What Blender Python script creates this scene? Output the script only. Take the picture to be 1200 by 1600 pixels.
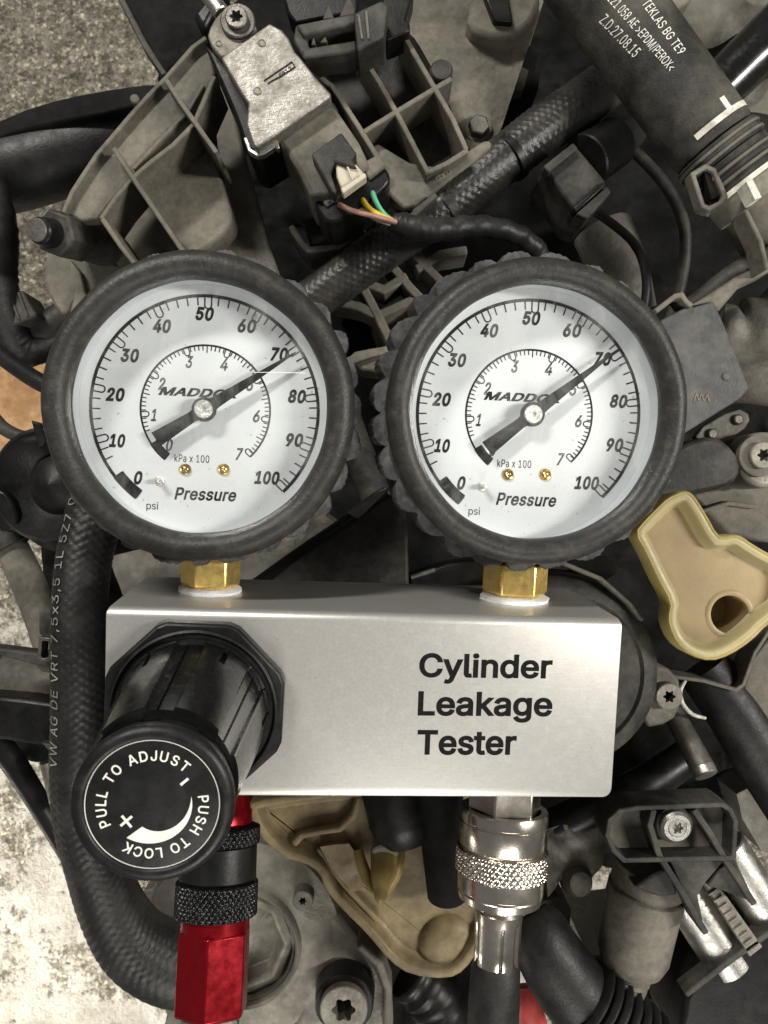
import bpy, bmesh, math, random
from mathutils import Vector, Matrix, Euler
from math import sin, cos, pi, radians, atan2, sqrt, hypot
random.seed(7)
for o in list(bpy.data.objects): bpy.data.objects.remove(o)
SC = bpy.context.scene
COL = SC.collection
F, CAMD = 1250.0, 195.0          # focal length in photo pixels; camera height over the tester front, in mm
MM = 0.001

# ------------------------------------------------------------------ camera, world, lamps, exposure
cam = bpy.data.cameras.new('camera'); cam_o = bpy.data.objects.new('camera', cam); COL.objects.link(cam_o)
cam_o.location = (0, 0, CAMD*MM); cam_o.rotation_euler = (0, 0, 0)
cam.sensor_fit = 'VERTICAL'; cam.sensor_height = 36.0; cam.lens = 36.0*F/1600.0
cam.clip_start = 0.005; cam.clip_end = 50
cam.dof.use_dof = True; cam.dof.focus_distance = 0.205; cam.dof.aperture_fstop = 55.0
SC.camera = cam_o
world = bpy.data.worlds.new('World'); SC.world = world; world.use_nodes = True
bg = world.node_tree.nodes['Background']
bg.inputs[0].default_value = (1.0, 0.985, 0.95, 1); bg.inputs[1].default_value = 0.14
def area(name, loc, tgt, sx, sy, power, col=(1, .97, .9)):
    l = bpy.data.lights.new(name, 'AREA'); l.shape = 'RECTANGLE'; l.size = sx; l.size_y = sy; l.energy = power; l.color = col
    o = bpy.data.objects.new(name, l); COL.objects.link(o); o.location = loc
    d = Vector(tgt) - Vector(loc); o.rotation_euler = d.to_track_quat('-Z', 'Y').to_euler(); return o
area('lamp_right', (0.82, 0.05, 0.64), (0, 0, 0), 0.10, 0.30, 9.0)
area('lamp_top', (-0.45, 0.80, 0.80), (0, 0, 0), 0.42, 0.10, 12.5)
area('fill_front', (0.16, -0.95, 0.62), (0, 0, -.05), 0.55, 0.35, 6.5)  # added soft fill that lifts the dark parts below the box
area('fill_floor', (-0.95, -0.72, -0.22), (-0.24, -0.42, -0.65), 0.22, 0.22, 3.4, (1, .94, .83)).data.spread = radians(80)  # unseen lamp added to brighten the lower-left floor
SC.view_settings.view_transform = 'Standard'; SC.view_settings.look = 'None'
SC.view_settings.exposure = 0.22; SC.view_settings.gamma = 1.0; SC.view_settings.use_curve_mapping = False
SC.render.engine = 'CYCLES'; SC.cycles.use_denoising = True
SC.cycles.max_bounces = 8; SC.cycles.transparent_max_bounces = 8

# ------------------------------------------------------------------ helpers
def G(x, y, z):                      # photo pixel at world height z (mm) -> world mm
    d = CAMD - z
    return Vector(((x-600)*d/F, (800-y)*d/F, z))
def pxr(r, z): return r*(CAMD-z)/F   # pixel length at height z -> mm
def PX(pts, z): return [tuple(G(x, y, z)[:2]) for x, y in pts]
def ch(pts, n=2, q=.25):             # rounds the corners of a closed outline
    for _ in range(n):
        r = []
        for i in range(len(pts)):
            a, b = pts[i], pts[(i+1) % len(pts)]
            r.append(tuple(a[k]*(1-q)+b[k]*q for k in range(len(a)))); r.append(tuple(a[k]*q+b[k]*(1-q) for k in range(len(a))))
        pts = r
    return pts
def spline(pts, n=10):               # Catmull-Rom through points of any dimension
    out = []
    P = [pts[0]]+list(pts)+[pts[-1]]
    for i in range(1, len(P)-2):
        for k in range(n):
            t = k/n
            out.append(tuple(.5*((2*P[i][c])+(-P[i-1][c]+P[i+1][c])*t+(2*P[i-1][c]-5*P[i][c]+4*P[i+1][c]-P[i+2][c])*t*t+(-P[i-1][c]+3*P[i][c]-3*P[i+1][c]+P[i+2][c])*t**3) for c in range(len(P[i]))))
    out.append(tuple(pts[-1])); return out
def frame(d, up=Vector((0, 0, 1))):  # e1 towards up, e2 sideways
    d = d.normalized()
    e1 = up - d*up.dot(d)
    if e1.length < 1e-4: e1 = Vector((0, 1, 0)) - d*d.y
    e1.normalize(); return d, e1, d.cross(e1)
class MB:
    def __init__(s): s.v = []; s.f = []
    def add(s, v, f):
        b = len(s.v); s.v += [tuple(p) for p in v]; s.f += [tuple(b+i for i in q) for q in f]; return s
    def prism(s, pts, z0, z1, taper=0):
        n = len(pts)
        A = sum(pts[i][0]*pts[(i+1) % n][1]-pts[(i+1) % n][0]*pts[i][1] for i in range(n))
        if A < 0: pts = pts[::-1]
        cx = sum(p[0] for p in pts)/n; cy = sum(p[1] for p in pts)/n
        k = 1+taper
        s.add([(cx+(x-cx)*k, cy+(y-cy)*k, z0) for x, y in pts]+[(x, y, z1) for x, y in pts],
              [tuple(range(n-1, -1, -1)), tuple(range(n, 2*n))]+[(i, (i+1) % n, n+(i+1) % n, n+i) for i in range(n)]); return s
    def wall(s, pts, th, z0, z1, closed=False):    # a thin upright wall along a polyline
        n = len(pts); L = []; R = []
        for i in range(n):
            a = Vector(pts[(i-1) % n if closed else max(i-1, 0)]); b = Vector(pts[i]); c = Vector(pts[(i+1) % n if closed else min(i+1, n-1)])
            d1 = (b-a).normalized() if (b-a).length > 1e-9 else (c-b).normalized(); d2 = (c-b).normalized() if (c-b).length > 1e-9 else d1
            m = Vector((-(d1.y+d2.y), d1.x+d2.x)); 
            if m.length < 1e-6: m = Vector((-d1.y, d1.x))
            m.normalize(); k = th/2/max(.4, m.dot(Vector((-d1.y, d1.x))))
            L.append(b+m*k); R.append(b-m*k)
        v = []
        for i in range(n): v += [(L[i].x, L[i].y, z0), (R[i].x, R[i].y, z0), (R[i].x, R[i].y, z1), (L[i].x, L[i].y, z1)]
        f = []
        for i in range(n if closed else n-1):
            a, b = 4*i, 4*((i+1) % n)
            for k in range(4): f.append((a+k, a+(k+1) % 4, b+(k+1) % 4, b+k))
        if not closed: f += [(3, 2, 1, 0), tuple(4*(n-1)+k for k in range(4))]
        s.add(v, f); return s
    def lathe(s, o, d, prof, n=40, rf=None, caps=True, up=Vector((0, 0, 1)), ph=0):
        d, e1, e2 = frame(Vector(d), up); o = Vector(o); v = []; f = []; m = len(prof)
        for (t, r) in prof:
            for k in range(n):
                a = 2*pi*k/n+ph; rr = r+(rf(t, a) if rf else 0)
                v.append(o+d*t+(e1*cos(a)+e2*sin(a))*rr)
        for i in range(m-1):
            for k in range(n): f.append((i*n+k, i*n+(k+1) % n, (i+1)*n+(k+1) % n, (i+1)*n+k))
        if caps:
            if prof[0][1] > 1e-6: f.append(tuple(range(n-1, -1, -1)))
            if prof[-1][1] > 1e-6: f.append(tuple((m-1)*n+k for k in range(n)))
        s.add(v, f); return s
    def tube(s, pts, rad, n=20, disp=None, caps=True):
        P = [Vector(p) for p in pts]; m = len(P); v = []; f = []; u = 0
        for i in range(m):
            d = (P[min(i+1, m-1)]-P[max(i-1, 0)]).normalized()
            _, e1, e2 = frame(d)
            if i: u += (P[i]-P[i-1]).length
            r = rad[i] if isinstance(rad, (list, tuple)) else rad
            for k in range(n):
                a = 2*pi*k/n; rr = r+(disp(u, a) if disp else 0)
                v.append(P[i]+(e1*cos(a)+e2*sin(a))*rr)
        for i in range(m-1):
            for k in range(n): f.append((i*n+k, i*n+(k+1) % n, (i+1)*n+(k+1) % n, (i+1)*n+k))
        if caps: f += [tuple(range(n-1, -1, -1)), tuple((m-1)*n+k for k in range(n))]
        s.add(v, f); return s
    def pxtube(s, pts, n=20, seg=10, disp=None, caps=True):   # control points (px, py, z, radius in px)
        S = spline(pts, seg) if len(pts) > 2 else [tuple(pts[0][c]+(pts[1][c]-pts[0][c])*k/seg for c in range(4)) for k in range(seg+1)]
        return s.tube([G(p[0], p[1], p[2]) for p in S], [pxr(p[3], p[2]) for p in S], n, disp, caps)
    def box(s, c, size, rot=None):
        M = (rot or Matrix.Identity(3)); v = []
        for x in (-.5, .5):
            for y in (-.5, .5):
                for z in (-.5, .5): v.append(Vector(c)+M @ Vector((x*size[0], y*size[1], z*size[2])))
        s.add(v, [(0, 1, 3, 2), (4, 6, 7, 5), (0, 4, 5, 1), (2, 3, 7, 6), (0, 2, 6, 4), (1, 5, 7, 3)]); return s
    def build(s, name, m, parent=None, bevel=0, ang=38, seg=2, loc=None):
        me = bpy.data.meshes.new(name)
        off = Vector(loc) if loc is not None else Vector((0, 0, 0))
        me.from_pydata([tuple((Vector(p)-off)*MM) for p in s.v], [], s.f); me.validate()
        b = bmesh.new(); b.from_mesh(me); bmesh.ops.recalc_face_normals(b, faces=b.faces); b.to_mesh(me); b.free()
        me.materials.append(m)
        if len(me.polygons):
            me.shade_smooth(); me.set_sharp_from_angle(angle=radians(ang))
        o = bpy.data.objects.new(name, me); COL.objects.link(o); o.location = off*MM
        if parent is not None:
            o.parent = parent
            if parent.get('_w'): o.location = off*MM-Vector(parent['_w'])
        if bevel:
            md = o.modifiers.new('edge', 'BEVEL'); md.width = bevel*MM; md.segments = seg; md.limit_method = 'ANGLE'; md.angle_limit = radians(35)
        return o
def tag(o, label, cat, group=None):
    o['label'] = label; o['category'] = cat
    if group: o['group'] = group
    return o
def thing(name, label, cat, at=(0, 0, 0), group=None):    # Empty at the thing's base; children keep world-mm coordinates
    o = bpy.data.objects.new(name, None); COL.objects.link(o); o.location = Vector(at)*MM
    o.empty_display_size = .005; o['_w'] = tuple(Vector(at)*MM)
    return tag(o, label, cat, group)
def struct(o): o['kind'] = 'structure'; return o

# ------------------------------------------------------------------ materials
def M(name, base, rough=.5, metal=0., dust=None, damt=.0, dscale=45., dlo=.42, dhi=.62, bump=.15, bscale=1400., spec=.5, coat=0., var=.25, vscale=160., lump=0., lscale=120., aniso=None, sss=0., stretch=None, speck=0., streak=None, rvar=1.):
    m = bpy.data.materials.new(name); m.use_nodes = True; t = m.node_tree; N = t.nodes; L = t.links
    p = N['Principled BSDF']; p.inputs['Roughness'].default_value = rough; p.inputs['Metallic'].default_value = metal
    p.inputs['Specular IOR Level'].default_value = spec; p.inputs['Coat Weight'].default_value = coat; p.inputs['Coat Roughness'].default_value = .12
    tc = N.new('ShaderNodeTexCoord'); src = tc.outputs['Object']
    if stretch:
        mp = N.new('ShaderNodeMapping'); mp.inputs['Scale'].default_value = stretch; L.new(src, mp.inputs[0]); fs = mp.outputs[0]
    else: fs = src
    def noise(sc, det=6, ro=.6, s=src):
        n = N.new('ShaderNodeTexNoise'); n.inputs['Scale'].default_value = sc; n.inputs['Detail'].default_value = det; n.inputs['Roughness'].default_value = ro; L.new(s, n.inputs['Vector']); return n.outputs[0]
    def mr(x, a, b, c, d):
        n = N.new('ShaderNodeMapRange'); n.inputs[1].default_value = a; n.inputs[2].default_value = b; n.inputs[3].default_value = c; n.inputs[4].default_value = d; L.new(x, n.inputs[0]); return n.outputs[0]
    def mix(f, a, b, bl='MIX'):
        n = N.new('ShaderNodeMix'); n.data_type = 'RGBA'; n.blend_type = bl
        for k, s in ((0, f), (6, a), (7, b)):
            if hasattr(s, 'is_output'): L.new(s, n.inputs[k])
            elif k == 0: n.inputs[0].default_value = s
            else: n.inputs[k].default_value = (*s, 1)
        return n.outputs[2]
    v = noise(vscale, 5)
    dk = tuple(c*(1-var) for c in base); lt = tuple(min(1, c*(1+var)) for c in base)
    c = mix(mr(v, .35, .65, 0, 1), dk, lt)
    rsock = mr(noise(vscale*1.7, 4), .3, .7, max(.02, rough-.08*rvar), min(1, rough+.1*rvar))
    if dust:
        a = mr(noise(dscale, 9, .62), dlo, dhi, 0, 1)
        g = mr(noise(bscale*.45, 3, .7), .3, .75, .45 if speck == 0 else .85, 1)
        mm = N.new('ShaderNodeMath'); mm.operation = 'MULTIPLY'; L.new(a, mm.inputs[0]); L.new(g, mm.inputs[1])
        m2 = N.new('ShaderNodeMath'); m2.operation = 'MULTIPLY'; m2.inputs[1].default_value = damt; L.new(mm.outputs[0], m2.inputs[0])
        c = mix(m2.outputs[0], c, dust)
        rr = N.new('ShaderNodeMath'); rr.operation = 'MULTIPLY_ADD'; rr.inputs[1].default_value = .35; L.new(m2.outputs[0], rr.inputs[0]); L.new(rsock, rr.inputs[2]); rr.use_clamp = True; rsock = rr.outputs[0]
    if speck:                        # sparse small dark nicks and grit
        sp = mr(noise(650, 2, .5), .715, .745, 0, speck); c = mix(sp, c, (.07, .065, .055))
        sp = mr(noise(260, 4, .7), .745, .775, 0, speck*.7); c = mix(sp, c, (.12, .11, .095))
    if streak:                       # long smears across the surface
        mp2 = N.new('ShaderNodeMapping'); mp2.inputs['Scale'].default_value = streak; L.new(src, mp2.inputs[0]); c = mix(mr(noise(40, 7, .65, mp2.outputs[0]), .55, .75, 0, .35), c, (.30, .29, .27))
    L.new(c, p.inputs['Base Color']); L.new(rsock, p.inputs['Roughness'])
    h = noise(bscale, 4, .65, fs)
    if lump:
        ad = N.new('ShaderNodeMath'); ad.operation = 'MULTIPLY_ADD'; ad.inputs[1].default_value = lump; L.new(noise(lscale, 4, .55), ad.inputs[0]); L.new(h, ad.inputs[2]); h = ad.outputs[0]
    b = N.new('ShaderNodeBump'); b.inputs['Strength'].default_value = bump; b.inputs['Distance'].default_value = .0006; L.new(h, b.inputs['Height']); L.new(b.outputs[0], p.inputs['Normal'])
    if sss:
        p.inputs['Subsurface Weight'].default_value = sss; p.inputs['Subsurface Radius'].default_value = (1, .7, .35); p.inputs['Subsurface Scale'].default_value = .004
    return m
DUST = (.30, .265, .205)
m_plastic = M('dusty_plastic', (.085, .079, .066), .60, dust=(.265, .240, .192), damt=.85, dlo=.34, dhi=.64, bump=.25, bscale=1100, lump=1.2, lscale=260, spec=.3, vscale=420)
m_plasticd = M('dark_plastic', (.024, .023, .021), .52, dust=(.17, .155, .125), damt=.55, dlo=.42, dhi=.70, bump=.2, bscale=1300, spec=.3, vscale=400, dscale=80)
m_black = M('black_plastic', (.006, .006, .006), .38, dust=(.12, .11, .09), damt=.12, dlo=.48, dhi=.75, bump=.12, spec=.28, dscale=120)
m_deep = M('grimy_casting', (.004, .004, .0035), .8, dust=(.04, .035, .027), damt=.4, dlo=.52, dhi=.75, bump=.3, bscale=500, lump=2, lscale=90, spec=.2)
m_rubber = M('black_rubber', (.010, .010, .0098), .46, dust=(.12, .11, .09), damt=.22, dlo=.46, dhi=.75, bump=.25, bscale=900, spec=.35, dscale=90)
m_hose = M('coolant_hose_rubber', (.016, .0155, .0145), .50, dust=(.15, .135, .105), damt=.75, dlo=.40, dhi=.70, dscale=48, bump=.45, bscale=1600, spec=.35)
m_braid = M('braided_rubber', (.018, .0175, .0165), .30, dust=(.13, .115, .088), damt=.45, dlo=.44, dhi=.68, dscale=70, bump=.3, spec=.5)
m_boot = M('gauge_boot_rubber', (.022, .0205, .0185), .44, dust=(.13, .118, .095), damt=.35, dlo=.50, dhi=.74, dscale=260, bump=.3, bscale=1100, vscale=700, spec=.38, var=.15)
m_lobe = M('gauge_boot_grip', (.040, .040, .041), .55, dust=(.20, .20, .195), damt=.6, dlo=.42, dhi=.66, dscale=280, bump=.5, bscale=800, spec=.35)
m_alu = M('brushed_aluminium', (.555, .54, .512), .38, .72, dust=(.40, .375, .33), damt=.22, dlo=.46, dhi=.8, dscale=330, bump=.03, bscale=1400, var=.05, vscale=1300, rvar=.25, stretch=(.10, 2.5, 2.5), speck=.35)
m_cast = M('cast_aluminium', (.30, .285, .25), .55, .75, dust=(.17, .15, .115), damt=.8, dlo=.36, dhi=.62, dscale=70, bump=.5, bscale=700, lump=1.5)
m_castd = M('dirty_cast_metal', (.15, .142, .124), .58, .40, dust=(.125, .11, .085), damt=.85, dlo=.34, dhi=.64, dscale=60, bump=.5, bscale=600, lump=1.5)
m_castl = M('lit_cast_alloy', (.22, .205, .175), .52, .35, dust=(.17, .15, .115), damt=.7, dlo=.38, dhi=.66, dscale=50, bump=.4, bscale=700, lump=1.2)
m_foil = M('foil_cover', (.33, .315, .285), .46, .8, dust=(.16, .145, .115), damt=.65, dlo=.44, dhi=.62, dscale=140, bump=.40, bscale=520, lump=1.2, lscale=240, var=.2, vscale=500, stretch=(1, 2.5, 1))
m_steel = M('bright_steel', (.50, .485, .455), .34, 1., dust=(.18, .16, .125), damt=.6, dlo=.44, dhi=.66, dscale=200, bump=.25, var=.12)
m_steeld = M('tarnished_steel', (.17, .16, .145), .45, .9, dust=(.11, .098, .075), damt=.6, dlo=.42, dhi=.66, dscale=140, bump=.3)
m_nickel = M('nickel_plate', (.62, .57, .50), .22, 1., bump=.05, bscale=900, var=.08, vscale=60)
m_brass = M('brass', (.92, .66, .22), .30, .85, bump=.22, bscale=350, var=.10, vscale=260, dust=(.55, .36, .08), damt=.5, dlo=.5, dhi=.7, dscale=300)
m_gold = M('brass_screw', (.75, .50, .16), .25, 1., bump=.1)
m_ptfe = M('ptfe_tape', (.82, .82, .82), .6, bump=.5, bscale=700, var=.06)
m_dial = M('dial_white', (.69, .705, .715), .45, bump=.03, bscale=500, dust=(.58, .58, .57), damt=.35, dlo=.54, dhi=.72, dscale=120, var=.01, speck=.45)
m_wall = M('case_white_metal', (.54, .56, .58), .55, .0, bump=.05, var=.05)
m_chrome = M('chrome_ring', (.75, .75, .75), .12, 1., bump=.02, var=.04)
m_ink = M('black_ink', (.007, .0065, .007), .6, spec=.1, bump=.02, var=.3, vscale=500)
m_inkg = M('grey_ink', (.10, .10, .105), .6, bump=.02)
m_needle = M('needle_black', (.008, .008, .008), .42, dust=(.13, .13, .13), damt=.3, dlo=.55, dhi=.7, dscale=400, bump=.15, spec=.18)
m_knob = M('knob_black_plastic', (.005, .005, .005), .22, coat=.2, bump=.008, bscale=300, spec=.4, var=.1, vscale=300)
m_knobm = M('knob_matt_plastic', (.007, .007, .007), .40, bump=.10, bscale=1200, dust=(.07, .07, .065), damt=.15, dlo=.5, dhi=.7, dscale=300, spec=.3)
m_sticker = M('sticker_black', (.006, .006, .006), .35, bump=.04, var=.4)
m_print = M('white_print', (.70, .68, .63), .55, bump=.05, var=.06)
m_anod = M('black_anodised', (.030, .030, .031), .30, .8, bump=.08)
m_red = M('red_anodised', (.25, .004, .009), .26, .72, bump=0, var=.03, vscale=200)
m_tan = M('tan_plastic', (.33, .245, .122), .45, dust=(.17, .12, .055), damt=.55, dlo=.47, dhi=.72, dscale=80, bump=.10, bscale=600, sss=.15, var=.08, lump=1, lscale=150)
m_tanrim = M('yellowed_plastic', (.42, .34, .13), .40, dust=(.30, .23, .11), damt=.5, dlo=.45, dhi=.75, dscale=90, bump=.12, sss=.25, var=.1)
m_tand = M('grimy_tan_plastic', (.22, .165, .085), .46, dust=(.085, .070, .047), damt=.8, dlo=.40, dhi=.66, dscale=50, bump=.25, bscale=500, lump=1, spec=.35)
m_wood = M('pine_board', (.56, .34, .17), .7, dust=(.33, .17, .07), damt=.8, dlo=.45, dhi=.6, dscale=22, bump=.3, bscale=300)
m_grey = M('grey_plastic_block', (.055, .055, .054), .48, dust=(.17, .16, .14), damt=.6, dlo=.44, dhi=.66, dscale=90, bump=.22, spec=.35)
m_markw = M('white_hose_paint', (.62, .60, .52), .7, dust=(.2, .18, .14), damt=.6, dlo=.45, dhi=.62, dscale=300, bump=.3)
m_tanlip = M('tan_plastic_lip', (.40, .335, .175), .42, dust=(.30, .24, .13), damt=.5, dlo=.45, dhi=.72, dscale=80, bump=.1, sss=.2, var=.08)
m_amber = M('amber_plastic', (.26, .19, .055), .40, dust=(.16, .115, .05), damt=.6, dlo=.42, dhi=.7, dscale=120, bump=.15, sss=.2)
m_letter = M('worn_hose_print', (.26, .25, .23), .6, dust=(.07, .065, .06), damt=.7, dlo=.45, dhi=.6, dscale=260, bump=.2, spec=.3)
m_matte = M('matt_black_trim', (.008, .008, .008), .75, spec=.12, bump=.2, dust=(.05, .045, .036), damt=.4, dlo=.5, dhi=.72, dscale=60)
m_hub = M('turned_hub', (.74, .72, .68), .36, .75, bump=.6, bscale=900, var=.15, vscale=900, dust=(.35, .32, .26), damt=.5, dlo=.5, dhi=.7, dscale=500)
m_redcap = M('red_plastic', (.55, .07, .06), .5)
def wire(c): return M('wire_insulation', c, .45, dust=DUST, damt=.25, dlo=.45, dhi=.7, bump=.1)
m_pink, m_wwire, m_ywire, m_gwire = wire((.33, .18, .14)), wire((.72, .62, .48)), wire((.75, .52, .03)), wire((.10, .42, .24))
m_lock = M('ivory_lock', (.56, .51, .40), .5, dust=(.25, .21, .15), damt=.6, dlo=.45, dhi=.65, dscale=160, bump=.2)
def glass_mat():
    m = bpy.data.materials.new('gauge_lens'); m.use_nodes = True; t = m.node_tree; N = t.nodes; N.remove(N['Principled BSDF'])
    tr = N.new('ShaderNodeBsdfTransparent'); tr.inputs[0].default_value = (.97, .985, .985, 1); gl = N.new('ShaderNodeBsdfGlossy'); gl.inputs['Roughness'].default_value = .05
    tc = N.new('ShaderNodeTexCoord'); nz = N.new('ShaderNodeTexNoise'); nz.inputs['Scale'].default_value = 55; nz.inputs['Detail'].default_value = 9; nz.inputs['Roughness'].default_value = .65; nz.inputs['Distortion'].default_value = 1.2
    mp = N.new('ShaderNodeMapping'); mp.inputs['Scale'].default_value = (1.6, .7, 1); mp.inputs['Rotation'].default_value = (0, 0, .35); t.links.new(tc.outputs['Object'], mp.inputs[0]); t.links.new(mp.outputs[0], nz.inputs['Vector']); mr = N.new('ShaderNodeMapRange'); mr.inputs[1].default_value = .45; mr.inputs[2].default_value = .72; mr.inputs[3].default_value = .02; mr.inputs[4].default_value = .24; t.links.new(nz.outputs[0], mr.inputs[0])
    df = N.new('ShaderNodeBsdfDiffuse'); df.inputs[0].default_value = (.62, .62, .61, 1); m0 = N.new('ShaderNodeMixShader'); t.links.new(mr.outputs[0], m0.inputs[0]); t.links.new(tr.outputs[0], m0.inputs[1]); t.links.new(df.outputs[0], m0.inputs[2])
    fr = N.new('ShaderNodeFresnel'); fr.inputs[0].default_value = 1.45; mx = N.new('ShaderNodeMixShader')
    t.links.new(fr.outputs[0], mx.inputs[0]); t.links.new(m0.outputs[0], mx.inputs[1]); t.links.new(gl.outputs[0], mx.inputs[2]); t.links.new(mx.outputs[0], N['Material Output'].inputs[0]); return m
m_glass = glass_mat()
def concrete():
    m = bpy.data.materials.new('rough_concrete'); m.use_nodes = True; t = m.node_tree; N = t.nodes; L = t.links; p = N['Principled BSDF']; p.inputs['Roughness'].default_value = .8
    tc = N.new('ShaderNodeTexCoord'); s = tc.outputs['Object']
    def noise(sc, d=6, r=.65):
        n = N.new('ShaderNodeTexNoise'); n.inputs['Scale'].default_value = sc; n.inputs['Detail'].default_value = d; n.inputs['Roughness'].default_value = r; L.new(s, n.inputs['Vector']); return n.outputs[0]
    def ramp(x, st):
        r = N.new('ShaderNodeValToRGB'); e = r.color_ramp.elements; L.new(x, r.inputs[0])
        while len(e) < len(st): e.new(.5)
        for k, (q, c) in enumerate(st): e[k].position = q; e[k].color = (*c, 1)
        return r.outputs[0]
    def mix(f, a, b, bl='MIX'):
        n = N.new('ShaderNodeMix'); n.data_type = 'RGBA'; n.blend_type = bl
        if hasattr(f, 'is_output'): L.new(f, n.inputs[0])
        else: n.inputs[0].default_value = f
        L.new(a, n.inputs[6]); L.new(b, n.inputs[7]); return n.outputs[2]
    grain = noise(210, 4, .75); mid = noise(60, 6, .7); big = noise(9, 7, .7)
    base = ramp(mid, [(.34, (.14, .125, .095)), (.50, (.31, .285, .23)), (.66, (.52, .48, .40))])
    fleck = ramp(grain, [(.54, (0, 0, 0)), (.63, (1, 1, 1))]); lightc = N.new('ShaderNodeRGB'); lightc.outputs[0].default_value = (.66, .61, .51, 1)
    pit = ramp(noise(140, 5, .8), [(.36, (.22, .20, .17)), (.46, (1, 1, 1))])
    vo = N.new('ShaderNodeTexVoronoi'); vo.inputs['Scale'].default_value = 330; L.new(s, vo.inputs['Vector']); sepc = N.new('ShaderNodeSeparateColor'); L.new(vo.outputs['Color'], sepc.inputs[0])
    gr = ramp(sepc.outputs[0], [(.05, (.45, .43, .40)), (.55, (1, 1, 1)), (.88, (1.15, 1.12, 1.05)), (.95, (2.6, 2.5, 2.3))]); base = mix(.9, base, gr, 'MULTIPLY')
    c = mix(fleck, base, lightc.outputs[0]); c = mix(.85, c, pit, 'MULTIPLY')
    # white patches with ragged, grainy borders, more of them towards the lower left
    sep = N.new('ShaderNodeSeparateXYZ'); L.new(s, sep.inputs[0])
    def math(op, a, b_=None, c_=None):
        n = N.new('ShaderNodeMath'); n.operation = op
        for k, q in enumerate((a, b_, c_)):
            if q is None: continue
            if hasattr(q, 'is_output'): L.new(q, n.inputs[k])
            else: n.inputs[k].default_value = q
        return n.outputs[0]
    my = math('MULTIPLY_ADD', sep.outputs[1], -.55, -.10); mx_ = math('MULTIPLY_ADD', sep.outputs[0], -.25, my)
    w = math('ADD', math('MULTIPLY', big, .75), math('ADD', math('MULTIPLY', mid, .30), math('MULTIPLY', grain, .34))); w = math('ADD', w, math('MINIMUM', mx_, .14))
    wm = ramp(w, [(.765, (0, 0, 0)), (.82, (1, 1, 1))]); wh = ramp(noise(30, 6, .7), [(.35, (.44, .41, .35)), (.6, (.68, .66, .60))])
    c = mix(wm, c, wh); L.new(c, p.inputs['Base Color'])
    fl = ramp(noise(260, 2, .5), [(.56, (.75, .75, .75)), (.66, (.22, .22, .22))]); L.new(fl, p.inputs['Roughness'])
    hgt = math('ADD', math('ADD', math('MULTIPLY', grain, 1.), math('MULTIPLY', mid, .8)), math('MULTIPLY', sepc.outputs[1], .35))
    b = N.new('ShaderNodeBump'); b.inputs['Strength'].default_value = 1.; b.inputs['Distance'].default_value = .006; L.new(hgt, b.inputs['Height']); L.new(b.outputs[0], p.inputs['Normal'])
    return m
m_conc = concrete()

# ------------------------------------------------------------------ lettering
from mathutils.geometry import interpolate_bezier, delaunay_2d_cdt
_cache = {}
FONT = None
try: FONT = bpy.data.fonts.load(bpy.utils.resource_path('LOCAL')+'/datafiles/fonts/Inter.woff2')   # Blender's own interface font; its built-in one otherwise
except Exception: FONT = None
def parea(p): return sum(p[i][0]*p[(i+1) % len(p)][1]-p[(i+1) % len(p)][0]*p[i][1] for i in range(len(p)))/2
def inside(q, p):
    r = False; n = len(p)
    for i in range(n):
        (x1, y1), (x2, y2) = p[i], p[(i+1) % n]
        if (y1 > q[1]) != (y2 > q[1]) and q[0] < (x2-x1)*(q[1]-y1)/(y2-y1)+x1: r = not r
    return r
def offset_loop(p, d):               # grows the inked side of a contour
    n = len(p); o = []
    for i in range(n):
        a, b, c = Vector(p[i-1]), Vector(p[i]), Vector(p[(i+1) % n])
        d1 = (b-a).normalized(); d2 = (c-b).normalized(); m = Vector((d1.y+d2.y, -d1.x-d2.x))
        if m.length < .2: o.append(tuple(b)); continue
        m.normalize(); k = max(.55, m.dot(Vector((d1.y, -d1.x)))); o.append(tuple(b+m*d/k))
    return o
def contours(txt, space=1.):
    c = bpy.data.curves.new('t', 'FONT'); c.body = txt; c.size = 1; c.space_character = space
    if FONT: c.font = FONT
    o = bpy.data.objects.new('t', c); COL.objects.link(o); bpy.context.view_layer.update()
    cu = o.to_curve(bpy.context.evaluated_depsgraph_get()); L = []
    for sp in cu.splines:
        P = []; B = sp.bezier_points; n = len(B)
        for i in range(n):
            a, b = B[i], B[(i+1) % n]
            st = (a.handle_right-a.co).cross(b.co-a.co).length+(b.handle_left-b.co).cross(b.co-a.co).length < 1e-5
            k = 1 if st else 5
            for q in interpolate_bezier(a.co, a.handle_right, b.handle_left, b.co, k+1)[:-1]:
                if not P or hypot(q.x-P[-1][0], q.y-P[-1][1]) > 1e-4: P.append((q.x, q.y))
        if len(P) > 2 and abs(parea(P)) > 1e-6: L.append(P)
    o.to_curve_clear(); bpy.data.objects.remove(o); return L
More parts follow.
